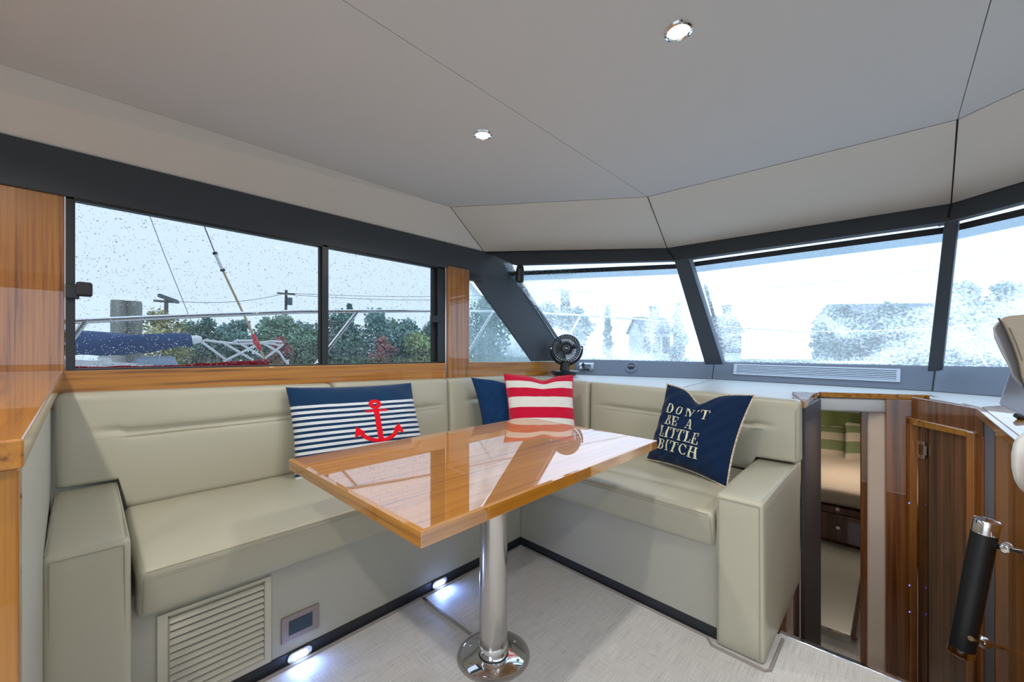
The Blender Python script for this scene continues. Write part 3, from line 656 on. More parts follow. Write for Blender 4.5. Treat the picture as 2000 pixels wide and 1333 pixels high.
# ---- louvred vent in the left base
vg = MB(); gy0, gy1, gz0, gz1 = .137, .416, .046, .324
for (a, b2, c2, d2) in ((gy0, .162, gz0, gz1), (.396, gy1, gz0, gz1), (.162, .396, gz0, .067), (.162, .396, .312, gz1)):
    vg.box((-1.4755, a, c2), (-1.4665, b2, d2))
vgo = vg.build('vent_grille', 'grille_paint', se)
MB().box((-1.4750, .162, .067), (-1.4745, .396, .312)).build('vent_void', 'seam_dark', vgo)  # dark sheet, shade behind the slats put into its colour
for (a, b2, c2, d2) in ((.160, .163, .066, .314), (.395, .398, .066, .314), (.160, .398, .065, .068), (.160, .398, .311, .314)):
    MB().box((-1.468, a, c2), (-1.4645, b2, d2)).build('vent_bead', 'leather_seam', vgo)
sl = MB().hexa([(-1.4745, .163, .0), (-1.4735, .163, -.0015), (-1.4735, .395, -.0015), (-1.4745, .395, .0), (-1.4665, .163, -.0125), (-1.4655, .163, -.014), (-1.4655, .395, -.014), (-1.4665, .395, -.0125)])
sl = MB().prism([V((-1.4745, .163, .0105)), V((-1.4665, .163, .0)), V((-1.4645, .163, .0)), V((-1.4645, .163, .0025)), V((-1.473, .163, .013))], (0, .232, 0))
s0 = sl.build('slat', 'grille_paint', vgo)
s0.location.z = .068; base_l = s0.location.copy()
for k in range(1, 12):
    c = s0.copy(); COL.objects.link(c); c.parent = vgo; c.matrix_parent_inverse = s0.matrix_parent_inverse.copy(); c.location = (0, 0, .068+k*.0203)
# ---- outlet on settee base
ol = thing('power_outlet', 'bronze framed double power outlet low on the left settee base', 'outlet', (-1.475, .507, .125))
p = [PX(548.5, 1208, -1.4745), PX(622, 1177, -1.4745), PX(622, 1228, -1.4745), PX(550, 1258, -1.4745)]
yy0, yy1, zz0, zz1 = p[0].y, p[1].y, p[3].z, p[1].z
zz0, zz1 = .080, .166
MB().box((-1.475, yy0, zz0), (-1.468, yy1, zz1)).build('face_plate', 'plate_bronze', ol, bevel=.002)
my0, my1 = yy0+.0225, yy1-.0225
MB().box((-1.469, my0, zz0+.020), (-1.4665, my1, zz1-.018)).build('insert', 'navy_socket', ol, bevel=.001)
for k in range(3):
    ya = my0+(my1-my0)*k/3+.0008; yb = my0+(my1-my0)*(k+1)/3-.0008
    md = MB().box((-1.4667, ya, zz0+.0215), (-1.4655, yb, zz1-.0195)).build('socket_module', 'navy_socket', ol, bevel=.0006)
    if k != 1:
        yc, zc = (ya+yb)/2, (zz0+zz1)/2
        s_ = MB(); s_.box((-1.4656, yc-.0065, zc+.001), (-1.4652, yc-.0048, zc+.010)); s_.box((-1.4656, yc+.0048, zc+.002), (-1.4652, yc+.0062, zc+.009)); s_.lathe([(.0026, 0), (.0026, .0004)], (-1.4656, yc, zc-.007), (1, 0, 0), 10)
        s_.build('slots', 'black_matte', md)
# ---- courtesy lights
for k, (y, lb) in enumerate(((PX(585, 1274, -1.471).y, 'oval blue-white courtesy light in the toe kick below the outlet'), (PX(858, 1139, -1.471).y, 'oval blue-white courtesy light in the toe kick beyond the outlet, nearer the corner'))):
    t = thing('courtesy_light', lb, 'light', (-1.471, y, .021), 'courtesy lights in the toe kick')
    def oval(L, hh, x0, x1, n=12):
        P_ = []
        for s_ in (1, -1):
            for i in range(n+1):
                a = -math.pi/2+math.pi*i/n
                P_.append(V((x0, y+s_*(L-hh)+s_*hh*math.cos(a), .021+s_*hh*math.sin(a))))
        return MB().prism(P_, (x1-x0, 0, 0))
    oval(.040, .0175, -1.471, -1.465).build('bezel', 'chrome', t, bevel=.002)
    oval(.025, .0095, -1.465, -1.4605).build('lens', 'lens_blue', t, bevel=.002)
    lamp('courtesy_glow', 'AREA', (-1.452, y, .024), .42, (.22, .38, 1), .02, (0, math.radians(-80), 0)).data.size = .02
# ================================================================ TABLE
tb = thing('dining_table', 'glossy teak table with a polished steel pedestal in front of the settee', 'table', (-1.0, .974, 0))
tA, tB, tC, tD = V((-1.364, .434, .72)), V((-.629, .424, .72)), V((-.640, 1.486, .72)), V((-1.366, 1.560, .72))
def roundpoly(pts, rad, n=5):
    out = []
    for i, p in enumerate(pts):
        a, c = pts[i-1], pts[(i+1) % len(pts)]; r = rad[i]
        d1 = (a-p).normalized(); d2 = (c-p).normalized()
        for k in range(n+1):
            t = k/n; out.append((p+d1*r)*(1-t)**2+p*2*t*(1-t)+(p+d2*r)*t**2)
    return out
top = roundpoly([tA, tB, tC, tD], [.008, .003, .008, .10], 7)
ctr = sum([tA, tB, tC, tD], V())/4
ins = [p+(ctr-p).normalized()*.014-V((0, 0, .0)) for p in top]
MB().prism([p-V((0, 0, .031)) for p in ins], (0, 0, .0312)).build('tabletop', 'table_wood', tb)
N = len(top)
segs = [(0, 8), (8, 16), (16, 24), (24, 32)]
cutA = [3, 11, 19, 27]
for k in range(4):
    i0 = cutA[k]; i1 = cutA[(k+1) % 4]; idx = []
    i = i0
    while True:
        idx.append(i % N)
        if i % N == i1 % N: break
        i += 1
    mb = MB(); vs = []
    for i in idx: vs += [top[i]-V((0, 0, .001)), ins[i]+V((0, 0, .0004)), ins[i]-V((0, 0, .031)), top[i]-V((0, 0, .031))]
    fs = []
    for j in range(len(idx)-1):
        for q in range(4): fs.append((j*4+q, (j+1)*4+q, (j+1)*4+(q+1) % 4, j*4+(q+1) % 4))
    fs.append((3, 2, 1, 0)); n_ = (len(idx)-1)*4; fs.append((n_, n_+1, n_+2, n_+3))
    mb.add(vs, fs); mb.build('edge_band', 'wood_x' if k in (0, 2) else 'table_wood', tb, bevel=.0015)
pc = V((-1.004, .974, 0)); PR = .0485
MB().lathe([(PR, .047), (PR, .685)], pc, n=48).build('post', 'steel', tb, smooth=True)
MB().lathe([(PR+.001, .008), (PR+.002, .046), (PR+.0005, .048)], pc, n=48).build('sleeve', 'chrome', tb, smooth=True)
MB().lathe([(PR+.0035, .0075), (PR+.0035, .0105)], pc, n=48).build('sleeve_ring', 'black', tb, smooth=True)
MB().lathe([(.114, .0), (.114, .006), (.110, .0085), (PR, .009)], pc, n=64).build('base_plate', 'chrome', tb, smooth=True)
MB().lathe([(.126, 0), (.125, .004), (.119, .005), (.114, .003)], pc, n=64, cap=False).build('floor_ring', 'binding', tb, smooth=True)
MB().lathe([(.12, .678), (.12, .688)], pc, n=40).build('mounting_flange', 'steel', tb, smooth=True)
for k in range(6):
    a = math.radians(20+60*k); MB().lathe([(.0058, .009), (.0050, .0108), (.0022, .0112)], pc+V((.092*math.cos(a), .092*math.sin(a), 0)), n=12).build('screw', 'steel', tb, smooth=True)
# ================================================================ LEFT CABINET
cb = thing('counter_cabinet', 'glossy teak cabinet with counter at the left edge of the photo', 'cabinet', (-1.3, -.3, 0))
cp = [V((-.715, -.047, .953)), V((-2.022, -.047, .991)), V((-2.022, -.75, .991)), V((-.715, -.75, .953))]
e = PX(0, 0, -1)
slabm = MB().hexa([p-V((0, 0, .034)) for p in cp]+cp).build('countertop', 'wood_x', cb, bevel=.003)
MB().hexa([(-.735, -.75, .0), (-.735, -.0515, 0), (-.765, -.0515, 0), (-.765, -.75, 0), (-.735, -.75, .917), (-.735, -.0515, .917), (-.765, -.0515, .918), (-.765, -.75, .918)]).build('front_panel', 'wood_z', cb, bevel=.003)
MB().prism([V((-.768, -.0525, 0)), V((-1.96, -.0745, 0)), V((-1.96, -.0745, .950)), V((-.768, -.0525, .915))], (0, -.02, 0)).build('side_panel', 'base_vinyl', cb, bevel=.002)
# ================================================================ PILLOWS
def pillow(name, label, corners, T, m, par_pull=.07, chop=0, fold=None, nn=44, nrm=None, backm=None, wr=.004, group=None, seed=1):
    """corners: bottom-left, bottom-right, top-right, top-left as seen from the front"""
    BLc, BRc, TRc, TLc = [V(p) for p in corners]; N_ = ((BRc-BLc).cross(TLc-BLc)).normalized()
    if N_.dot(O-BLc) < 0: N_ = -N_
    if nrm is not None: N_ = V(nrm).normalized()
    rnd = random.Random(seed); ph = [rnd.uniform(0, 6) for _ in range(8)]
    def Sf(u, v, side):     # u,v in -1..1
        uu = u*(1-par_pull*(1-v*v)); vv = v*(1-par_pull*(1-u*u))
        if chop: vv -= chop*gauss(u-(fold or 0), .30)*max(0, (v-.40)/.60)**1.3
        s, t = (uu+1)/2, (vv+1)/2
        p = BLc*(1-s)*(1-t)+BRc*s*(1-t)+TRc*s*t+TLc*(1-s)*t
        prof = ((1-u**4)**.62)*((1-v**4)**.62)
        cr = 1-.35*max(0, abs(u*v))**2
        h = T*prof*cr
        if chop: h -= T*.38*gauss(u-(fold or 0), .14)*max(0, (v-.35)/.65)**1.2*(1-v**6)
        ed = max(abs(u), abs(v))
        h += wr*(math.sin(u*13+ph[0]+2*v)*math.sin(v*9+ph[1])+.7*math.sin((u-v)*17+ph[2]))*prof*(.4+.6*ed)
        return p+N_*(h*side)
    bm = bmesh.new(); uvl = bm.loops.layers.uv.new('UVMap')
    def tick(i): x = -1+2*i/nn; return math.sin(x*math.pi/2)*.35+x*.65
    for side in (1, -1):
        gr_ = [[bm.verts.new(Sf(tick(i), tick(j), side if 0 < i < nn and 0 < j < nn else 0)) for i in range(nn+1)] for j in range(nn+1)]
        for j in range(nn):
            for i in range(nn):
                f = bm.faces.new((gr_[j][i], gr_[j][i+1], gr_[j+1][i+1], gr_[j+1][i])); f.smooth = True
                for l, (a, b2) in zip(f.loops, ((i, j), (i+1, j), (i+1, j+1), (i, j+1))): l[uvl].uv = ((tick(a)+1)/2, (tick(b2)+1)/2)
                if side < 0: f.normal_flip(); f.material_index = 1 if backm else 0
    bmesh.ops.remove_doubles(bm, verts=bm.verts, dist=1e-5)
    bmesh.ops.recalc_face_normals(bm, faces=bm.faces)
    base = (BLc+BRc)/2
    for vv in bm.verts: vv.co -= base
    me = bpy.data.meshes.new('cover'); bm.to_mesh(me); bm.free(); me.materials.append(M[m])
    if backm: me.materials.append(M[backm])
    t = thing(name, label, 'pillow', base, group)
    o = bpy.data.objects.new('cover', me); COL.objects.link(o); o.parent = t
    return t, Sf, N_
def decal(Sf, polys, nm, m, par, off=.0012, th=.0006, gridn=10):
    """2D polygons in (u,v) mapped to the pillow front as thin applique"""
    bm = bmesh.new()
    for poly in polys:
        bv = [bm.verts.new((x, y, 0)) for x, y in poly]
        try: bm.faces.new(bv)
        except ValueError: pass
    bmesh.ops.triangulate(bm, faces=bm.faces[:])
    for _ in range(2):
        lg = [e_ for e_ in bm.edges if e_.calc_length() > .035]
        if lg: bmesh.ops.subdivide_edges(bm, edges=lg, cuts=2, use_grid_fill=False); bmesh.ops.triangulate(bm, faces=[f for f in bm.faces if len(f.verts) > 3])
    base = root_loc(par)
    for vtx in bm.verts:
        u, v = vtx.co.x, vtx.co.y
        p = Sf(u, v, 1); a = Sf(u+.01, v, 1)-p; b2 = Sf(u, v+.01, 1)-p; n = a.cross(b2).normalized()
        if n.dot(O-p) < 0: n = -n
        vtx.co = p+n*off-base
    me = bpy.data.meshes.new(nm); bm.to_mesh(me); bm.free(); me.materials.append(M[m])
    for f in me.polygons: f.use_smooth = True
    o = bpy.data.objects.new(nm, me); COL.objects.link(o); o.parent = par; return o
def fabric(name, col, rough=.85, bump=(700, .25), sheen=.2): return mat(name, col, rough, bump=bump, sheen=sheen, spec=.2)
M['navy'] = fabric('navy_cotton', (.004, .035, .115), sheen=.05); M['navy_velvet'] = fabric('navy_velvet', (.0018, .015, .055), sheen=.10)
M['red_cloth'] = fabric('red_cloth', (.60, .004, .035)); M['white_cloth'] = fabric('white_cloth', (.78, .77, .72)); M['anchor_red'] = fabric('anchor_red', (.80, .008, .022), sheen=0)
M['cream_thread'] = fabric('cream_thread', (.66, .66, .48), sheen=0); M['gold_thread'] = fabric('gold_thread', (.55, .42, .2))
M['rope'] = mix_noise(fabric('rope_piping', (.6, .5, .35)), (.42, .30, .14), (.75, .72, .62), 260, lo=.45, hi=.55)
def stripes(name, fn_edges, c1, c2):
    """horizontal bands along V: fn_edges = list of (v_start, colour index)"""
    m = fabric(name, c1); nt = m.node_tree; b = nt.nodes['Principled BSDF']
    uv = nt.nodes.new('ShaderNodeUVMap'); uv.uv_map = 'UVMap'; s = nt.nodes.new('ShaderNodeSeparateXYZ'); L = nt.links.new
    L(uv.outputs[0], s.inputs[0]); src = s.outputs['Y']; prev = None
    acc = None
    for (v0, v1) in fn_edges:
        a = nt.nodes.new('ShaderNodeMath'); a.operation = 'GREATER_THAN'; a.inputs[1].default_value = v0; L(src, a.inputs[0])
        c = nt.nodes.new('ShaderNodeMath'); c.operation = 'LESS_THAN'; c.inputs[1].default_value = v1; L(src, c.inputs[0])
        d = nt.nodes.new('ShaderNodeMath'); d.operation = 'MULTIPLY'; L(a.outputs[0], d.inputs[0]); L(c.outputs[0], d.inputs[1])
        if acc is None: acc = d
        else:
            e_ = nt.nodes.new('ShaderNodeMath'); e_.operation = 'MAXIMUM'; L(acc.outputs[0], e_.inputs[0]); L(d.outputs[0], e_.inputs[1]); acc = e_
    mx = nt.nodes.new('ShaderNodeMix'); mx.data_type = 'RGBA'; L(acc.outputs[0], mx.inputs[0])
    mx.inputs[6].default_value = (*c1, 1); mx.inputs[7].default_value = (*c2, 1); L(mx.outputs[2], b.inputs['Base Color']); return m
# navy bands on white: 11 thin ones below a plain navy top
bands = [(.80, 1.01)]+[(.80-.0225-.040-.0625*k*1.0, .80-.0225-.0625*k-.0125) for k in range(12)]
bands = [(.79, 1.01)]+[(.79-.030-.0600*k-.029, .79-.030-.0600*k) for k in range(13)]
M['navy_stripe'] = stripes('navy_white_stripe', bands, (.72, .76, .80), (.004, .035, .10))
M['red_stripe'] = stripes('red_white_stripe', [(.90, 1.01), (.665, .795), (.37, .52), (.08, .22)], (.74, .73, .68), (.56, .002, .035))
# anchor pillow
xa = -1.925
cA = [PX(575, 948, -1.83), PX(838, 905, -1.80), PX(803, 748, -1.915), PX(558, 757, -1.925)]
pa, Sa, Na = pillow('anchor_pillow', 'oblong navy and white striped pillow with a red anchor', cA, .066, 'navy_stripe', .045, wr=.0035, seed=3)
def arc(cx, cy, r0, r1, a0, a1, n=14):
    o_ = [(cx+r1*math.cos(math.radians(a0+(a1-a0)*i/n)), cy+r1*1.0*math.sin(math.radians(a0+(a1-a0)*i/n))) for i in range(n+1)]
    return [(o_[i], o_[i+1], (cx+r0*math.cos(math.radians(a0+(a1-a0)*(i+1)/n)), cy+r0*math.sin(math.radians(a0+(a1-a0)*(i+1)/n))), (cx+r0*math.cos(math.radians(a0+(a1-a0)*i/n)), cy+r0*math.sin(math.radians(a0+(a1-a0)*i/n)))) for i in range(n)]
AR = 1.06    # width/height of the pillow, to keep the anchor round
def asp(polys, ox, oy, s): return [[(ox+x*s/AR, oy+y*s) for x, y in p] for p in polys]
anc = arc(0, .84, .06, .185, 0, 360, 24)+[[(-.075, .73), (.075, .73), (.08, -.57), (-.08, -.57)], [(-.30, .55), (.30, .55), (.33, .585), (.30, .63), (-.30, .63), (-.33, .585)]]
anc += arc(0, .02, .49, .62, 205, 335, 20)
anc += [[(-.70, -.36), (-.40, -.16), (-.62, .05)], [(.70, -.36), (.40, -.16), (.62, .05)]]
decal(Sa, asp(anc, .17, -.008, .62), 'anchor_motif', 'anchor_red', pa)
# navy pillow in the corner
cN = [PD(945, 850, 2.38), PD(1050, 850, 2.40), PD(1030, 741, 2.56), PD(920, 738, 2.46)]
pn, Sn, Nn = pillow('navy_pillow', 'plain navy blue pillow behind the red striped one in the corner', cN, .055, 'navy', .07, chop=.10, fold=.2, seed=5)
mb = MB(); q = [PD(1001, 736, 2.50), PD(1016, 737, 2.50), PD(1016, 746, 2.50), PD(1001, 745, 2.50)]
mb.prism(q, (.004, .004, 0)); mb.build('fabric_tab', 'navy', pn)
# red striped pillow
cRd = [PD(998, 878, 2.24), PD(1129, 878, 2.22), PD(1119, 733, 2.42), PD(984, 731, 2.40)]
prd, Sr, Nr = pillow('striped_pillow', 'square red and white striped pillow in the settee corner', cRd, .055, 'red_stripe', .055, chop=.13, fold=.12, wr=.003, seed=8, backm='red_cloth')
def edge_pipe(Sf, par, m, r, sides, nm='piping', n=40):
    base = root_loc(par)
    for s in sides:
        pts = []
        for i in range(n+1):
            t = -1+2*i/n
            uv_ = {'L': (-1, t), 'R': (1, t), 'T': (t, 1), 'B': (t, -1)}[s]; pts.append(Sf(uv_[0], uv_[1], 0)-base)
        mb = MB(); mb.tube(pts, r, 6); o = mb.build(nm, m, None, smooth='all'); o.parent = par
edge_pipe(Sr, prd, 'red_cloth', .0028, 'LRTB')
# lettered pillow
cD = [PD(1262, 897, 2.03), PD(1420, 954, 1.66), PD(1474, 772, 1.74), PD(1303, 750, 2.02)]
pd_, Sd, Nd = pillow('lettered_pillow', 'navy velvet pillow with cream lettering and rope piping', cD, .066, 'navy_velvet', .095, chop=.29, fold=-.06, wr=.0065, seed=11)
edge_pipe(Sd, pd_, 'rope', .0042, 'LRTB', 'rope_piping')
# letters: slab-serif outlines drawn from strokes on a 1-high box
def bx2(x0, y0, x1, y1): return [(x0, y0), (x1, y0), (x1, y1), (x0, y1)]
K, TN, SF = .17, .055, .055
def glyph(ch):
    if ch == 'I': return .36, [bx2(.10, 0, .10+K, 1), bx2(0, 0, .36, SF), bx2(0, 1-SF, .36, 1)]
    if ch == 'T': return .72, [bx2(.28, 0, .28+K, 1), bx2(.17, 0, .55, SF), bx2(0, 1-TN, .72, 1), bx2(0, .72, TN, 1), bx2(.72-TN, .72, .72, 1)]
    if ch == 'L': return .66, [bx2(.10, 0, .10+K, 1), bx2(0, 0, .66, SF), bx2(0, 1-SF, .38, 1), bx2(.60, 0, .66, .32)]
    if ch == 'E': return .68, [bx2(.10, 0, .10+K, 1), bx2(0, 0, .66, SF), bx2(0, 1-SF, .64, 1), bx2(.60, 0, .68, .30), bx2(.58, .72, .64, 1), bx2(.10, .47, .46, .53), bx2(.42, .36, .48, .64)]
    if ch == 'H': return .84, [bx2(.10, 0, .10+K, 1), bx2(.57, 0, .57+K, 1), bx2(0, 0, .37, SF), bx2(0, 1-SF, .37, 1), bx2(.47, 0, .84, SF), bx2(.47, 1-SF, .84, 1), bx2(.2, .47, .6, .53)]
    if ch == 'N': return .86, [bx2(.13, 0, .13+TN, 1), bx2(.70, 0, .70+TN, 1), [(.10, 1), (.30, 1), (.755, 0), (.62, 0)], bx2(.0, 0, .30, SF), bx2(0, 1-SF, .25, 1), bx2(.58, 1-SF, .86, 1)]
    if ch == 'A': return .84, [[(.08, 0), (.14, 0), (.44, .96), (.40, 1)], [(.38, 1), (.50, 1), (.80, 0), (.60, 0)], bx2(.22, .30, .62, .36), bx2(0, 0, .26, SF), bx2(.50, 0, .88, SF)]
    if ch == 'B':
        P_ = [bx2(.10, 0, .10+K, 1), bx2(0, 0, .40, SF), bx2(0, 1-SF, .40, 1), bx2(.2, .49, .40, .545)]
        P_ += [[(a*1.0, b2) for a, b2 in q_] for q_ in arcE(.38, .77, .26, .23, K*.9, TN)]+arcE(.40, .27, .30, .27, K*.9, TN)
        return .72, P_
    if ch == 'D': return .78, [bx2(.10, 0, .10+K, 1), bx2(0, 0, .34, SF), bx2(0, 1-SF, .34, 1)]+arcE(.32, .5, .44, .5, K, TN)
    if ch == 'O': return .82, arcE(.41, .5, .41, .5, K, TN, 0, 360)
    if ch == 'C': return .80, arcE(.42, .5, .42, .5, K, TN, 42, 318)+[bx2(.68, .68, .74, .98), bx2(.68, .04, .74, .26)]
    if ch == "'": return .22, [[(.02, 1.0), (.22, 1.0), (.22, .84), (.10, .62), (.03, .66), (.10, .82), (.02, .82)]]
    return .5, []
def arcE(cx, cy, rx, ry, kx, ky, a0=-90, a1=90, n=16):
    n = max(n, int(abs(a1-a0)/12)); out = []
    P1 = [(cx+rx*math.cos(math.radians(a0+(a1-a0)*i/n)), cy+ry*math.sin(math.radians(a0+(a1-a0)*i/n))) for i in range(n+1)]
    P2 = [(cx+(rx-kx)*math.cos(math.radians(a0+(a1-a0)*i/n)), cy+(ry-ky)*math.sin(math.radians(a0+(a1-a0)*i/n))) for i in range(n+1)]
    return [[P1[i], P1[i+1], P2[i+1], P2[i]] for i in range(n)]
def put_word(text, u0, v0, h, wscale, gap, pos=None):
    x = u0
    for ch in text:
        if ch == ' ': x += .62*h*wscale; continue
        wd, P_ = glyph(ch)
        polys = [[(x+a*h*wscale, v0+b2*h) for a, b2 in q_] for q_ in P_]
        decal(Sd, polys, 'letter', 'cream_thread', pd_, off=.0034)
        x += (wd+gap)*h*wscale
put_word("DON'T", -.66, .30, .235, 1.0, .30)
put_word("BE", -.61, .0, .235, 1.0, .10); put_word("A", -.06, .0, .245, 1.0, .1)
put_word("LITTLE", -.69, -.33, .27, .93, .09)
put_word("BITCH", -.64, -.655, .265, .97, .17)
# berth pillows in lower cabin
bp = [PD(1560, 893, 4.9), PD(1655, 903, 4.9), PD(1655, 832, 5.2), PD(1560, 826, 5.2)]
M['sage_stripe'] = stripes('sage_cream_stripe', [(.22, .50), (.72, .9)], (.62, .55, .44), (.22, .27, .13))
pillow('berth_pillow', 'cream pillow with sage green bands on the berth, left one', bp, .06, 'sage_stripe', .03, nn=20, group='pillows on the berth')
bp = [PD(1649, 905, 4.75), PD(1745, 915, 4.75), PD(1745, 835, 5.0), PD(1651, 824, 5.0)]
pillow('berth_pillow', 'cream pillow with sage green bands on the berth, right one beside the door jamb', bp, .06, 'sage_stripe', .03, nn=20, group='pillows on the berth')
sb = softbox([PD(1540, 842, 5.15), PD(1700, 850, 5.15), PD(1700, 850, 5.35), PD(1540, 842, 5.35), PD(1540, 780, 5.15), PD(1700, 780, 5.15), PD(1700, 780, 5.35), PD(1540, 780, 5.35)], .05, (30, 8, 8), lambda u, v, w_: (0, .02*math.sin(u*23), .02*math.sin(u*30+v*9)), 'green_throw', 'green_fabric')
tag(sb, 'bunched green textured throw behind the berth pillows', 'blanket')

# ================================================================ DASH FITTINGS
pn1 = (foot[1]-foot[0]).cross(topb[1]-foot[1]).normalized(); pn1 = pn1 if pn1.dot(O-foot[0]) > 0 else -pn1
pn2 = (foot[2]-foot[1]).cross(topb[1]-foot[1]).normalized(); pn2 = pn2 if pn2.dot(O-foot[1]) > 0 else -pn2
D1_ = lambda px, py, o=0: PL(px, py, foot[1]+pn1*o, pn1)
D2_ = lambda px, py, o=0: PL(px, py, foot[1]+pn2*o, pn2)
pn0 = (foot[1]-foot[0]).cross(topb[0]-foot[0]).normalized(); pn0 = pn0 if pn0.dot(O-foot[0]) > 0 else -pn0
D1v = D1_; D1_ = lambda px, py, o=0: PL(px, py, foot[0]+pn0*(o+.004), pn0)
pn1v = pn1; pn1 = pn0
ol = thing('power_outlet', 'chrome framed power outlet on the dash beside the fan', 'outlet', tuple(D1_(1146, 717)))
MB().prism([D1_(*p, .001) for p in ((1132, 709), (1160, 709.5), (1159, 725), (1131, 724))], pn1*.006).build('face_plate', 'chrome', ol, bevel=.002)
MB().prism([D1_(*p, .007) for p in ((1137, 712), (1154, 712), (1154, 720), (1137, 720))], pn1*.002).build('socket', 'dash_grey', ol, bevel=.001)
MB().prism([D1_(*p, .009) for p in ((1137.5, 711), (1142, 711), (1141.5, 719), (1137, 718))], pn1*.025).build('plug', 'black', ol, bevel=.003)
mb = MB(); c0 = D1_(1139, 712, .03)
mb.tube([c0, D1_(1134, 714, .04), D1_(1130, 720, .05), PZ(1128, 731, .872), PZ(1121, 731, .874)], .0035, 8)
cord_mb = mb
D1_ = D1v; pn1 = pn1v
vd = thing('dash_vent', 'round grey eyeball vent on the dash between the fan and the windshield post', 'vent', tuple(D1_(1233, 717)))
cc = D1_(1233, 717.5, .004)
MB().lathe([(.056, 0), (.056, .006), (.050, .012), (.030, .012)], cc, pn1, 36).build('bezel', 'dash_grey', vd, smooth=True)
MB().lathe([(.030, .0122), (.028, .016), (.018, .018)], cc, pn1, 28).build('eyeball', 'black', vd, smooth=True)
upv = (V((0, 0, 1))-pn1*pn1.z).normalized(); rt = upv.cross(pn1)
MB().tube([cc+pn1*.018+rt*(.02*math.cos(a))+upv*(-.004+.010*math.sin(a)) for a in [math.pi*i/12 for i in range(13)]], .0022, 6).build('vane', 'white_plastic', vd)
dg = thing('dash_grille', 'long pale blue-grey slotted air grille set in the dash under the windshield', 'vent', tuple(D2_(1595, 730)))
gq = [(1432, 732), (1434, 712), (1759, 722), (1758, 748)]
def lerp2(a, b2, t): return (a[0]+(b2[0]-a[0])*t, a[1]+(b2[1]-a[1])*t)
def gp(s, t): return lerp2(lerp2(gq[0], gq[3], s), lerp2(gq[1], gq[2], s), t)
for (s0, s1, t0, t1_) in ((0, 1, 0, .13), (0, 1, .87, 1), (0, .018, .13, .87), (.975, 1, .13, .87)):
    MB().prism([D2_(*gp(*p), .001) for p in ((s0, t0), (s1, t0), (s1, t1_), (s0, t1_))], pn2*.008).build('frame_bar', 'dash_grille', dg, bevel=.0015)
MB().prism([D2_(*gp(*p), .0005) for p in ((0, .05), (1, .05), (1, .95), (0, .95))], pn2*.001).build('void', 'black_matte', dg)
for k in range(5):
    t0 = .18+k*.14; MB().prism([D2_(*gp(*p), .002) for p in ((.018, t0), (.975, t0), (.975, t0+.08), (.018, t0+.08))], pn2*.005).build('slat', 'dash_grille', dg)
# ---- fan
fc = V(tuple(PD(1103, 729.5, 3.20))); fc.z = .872
fn_ = thing('desk_fan', 'small black air-circulator fan standing at the left end of the dash', 'fan', tuple(fc))
MB().lathe([(.088, 0), (.112, .030), (.114, .034), (.10, .038), (.03, .042)], fc, n=48).build('base', 'fan_black', fn_, smooth=True)
MB().tube([fc+V((0, 0, .036)), fc+V((0, 0, .075)), fc+V((.0, .012, .105))], [.042, .036, .040], 20).build('neck', 'fan_black', fn_, smooth=True)
hc = V(tuple(PD(1106, 681, 3.19))); fax = (O+V((.25, -.1, .25))-hc).normalized()
fr = V((0, 0, 1)).cross(fax).normalized(); fu = fax.cross(fr)
RH = .107
MB().lathe([(.088, -.10), (.096, -.085), (RH+.002, -.03), (RH+.006, .012), (RH+.002, .022), (RH-.004, .020), (RH-.006, -.02), (.092, -.08), (.086, -.099)], hc, fax, 48, cap=False).build('housing', 'fan_black', fn_, smooth=True)
MB().tube([hc-fax*.03+(fr*math.cos(a)+fu*math.sin(a))*(RH+.020) for a in [math.radians(170+200*i/24) for i in range(25)]], [.008+.004*math.sin(math.pi*i/24) for i in range(25)], 8).build('yoke', 'fan_black', fn_, smooth=True)
for sg in (-1, 1): MB().lathe([(.012, 0), (.012, .012), (.007, .015)], hc-fax*.03+fr*sg*(RH+.006), fr*sg, 16).build('pivot_knob', 'steel', fn_, smooth=True)
gm = MB()
for k in range(32):
    a0 = 2*math.pi*k/32; gm.tube([hc+fax*(.024-.018*(r/RH)**2)+(fr*math.cos(a0+1.15*(r/RH)**1.0)+fu*math.sin(a0+1.15*(r/RH)))*r for r in [.024+(.104-.024)*i/8 for i in range(9)]], (.0044), 5)
o = gm.build('grille_ribs', 'fan_black', fn_, smooth='all'); o['kind'] = 'stuff'
MB().lathe([(.001, .028), (.020, .027), (.024, .024), (.024, .018)], hc, fax, 28, cap=False).build('hub', 'fan_black', fn_, smooth=True)
MB().tube([hc+fax*.0255+(fr*math.cos(a)+fu*math.sin(a))*.023 for a in [2*math.pi*i/28 for i in range(28)]], .0016, 6, close=True).build('hub_ring', 'steel', fn_, smooth=True)
MB().prism([hc+fax*.0283+fr*x+fu*y for x, y in ((-.011, -.003), (.011, -.003), (.011, .003), (-.011, .003))], fax*.0005).build('badge', 'white_plastic', fn_)
for k in range(3):
    a0 = 2.1*k; mb = MB(); vs = []
    for i in range(7):
        r = .02+.06*i/6
        for s_ in (-1, 1):
            a = a0+s_*.22+.3*i/6; vs.append(hc-fax*(.035+s_*.012)+(fr*math.cos(a)+fu*math.sin(a))*r)
    vs2 = [v_-fax*.002 for v_ in vs]; n0 = len(vs); fs = [(2*i, 2*i+1, 2*i+3, 2*i+2) for i in range(6)]+[(2*i+2+n0, 2*i+3+n0, 2*i+1+n0, 2*i+n0) for i in range(6)]
    mb.add(vs+vs2, fs); mb.build('blade', 'black', fn_)
cord_mb.build('power_cord', 'black', fn_, smooth=True)
MB().lathe([(.016, -.09), (.020, -.05), (.014, -.03)], hc, fax, 28).build('motor', 'fan_black', fn_, smooth=True)
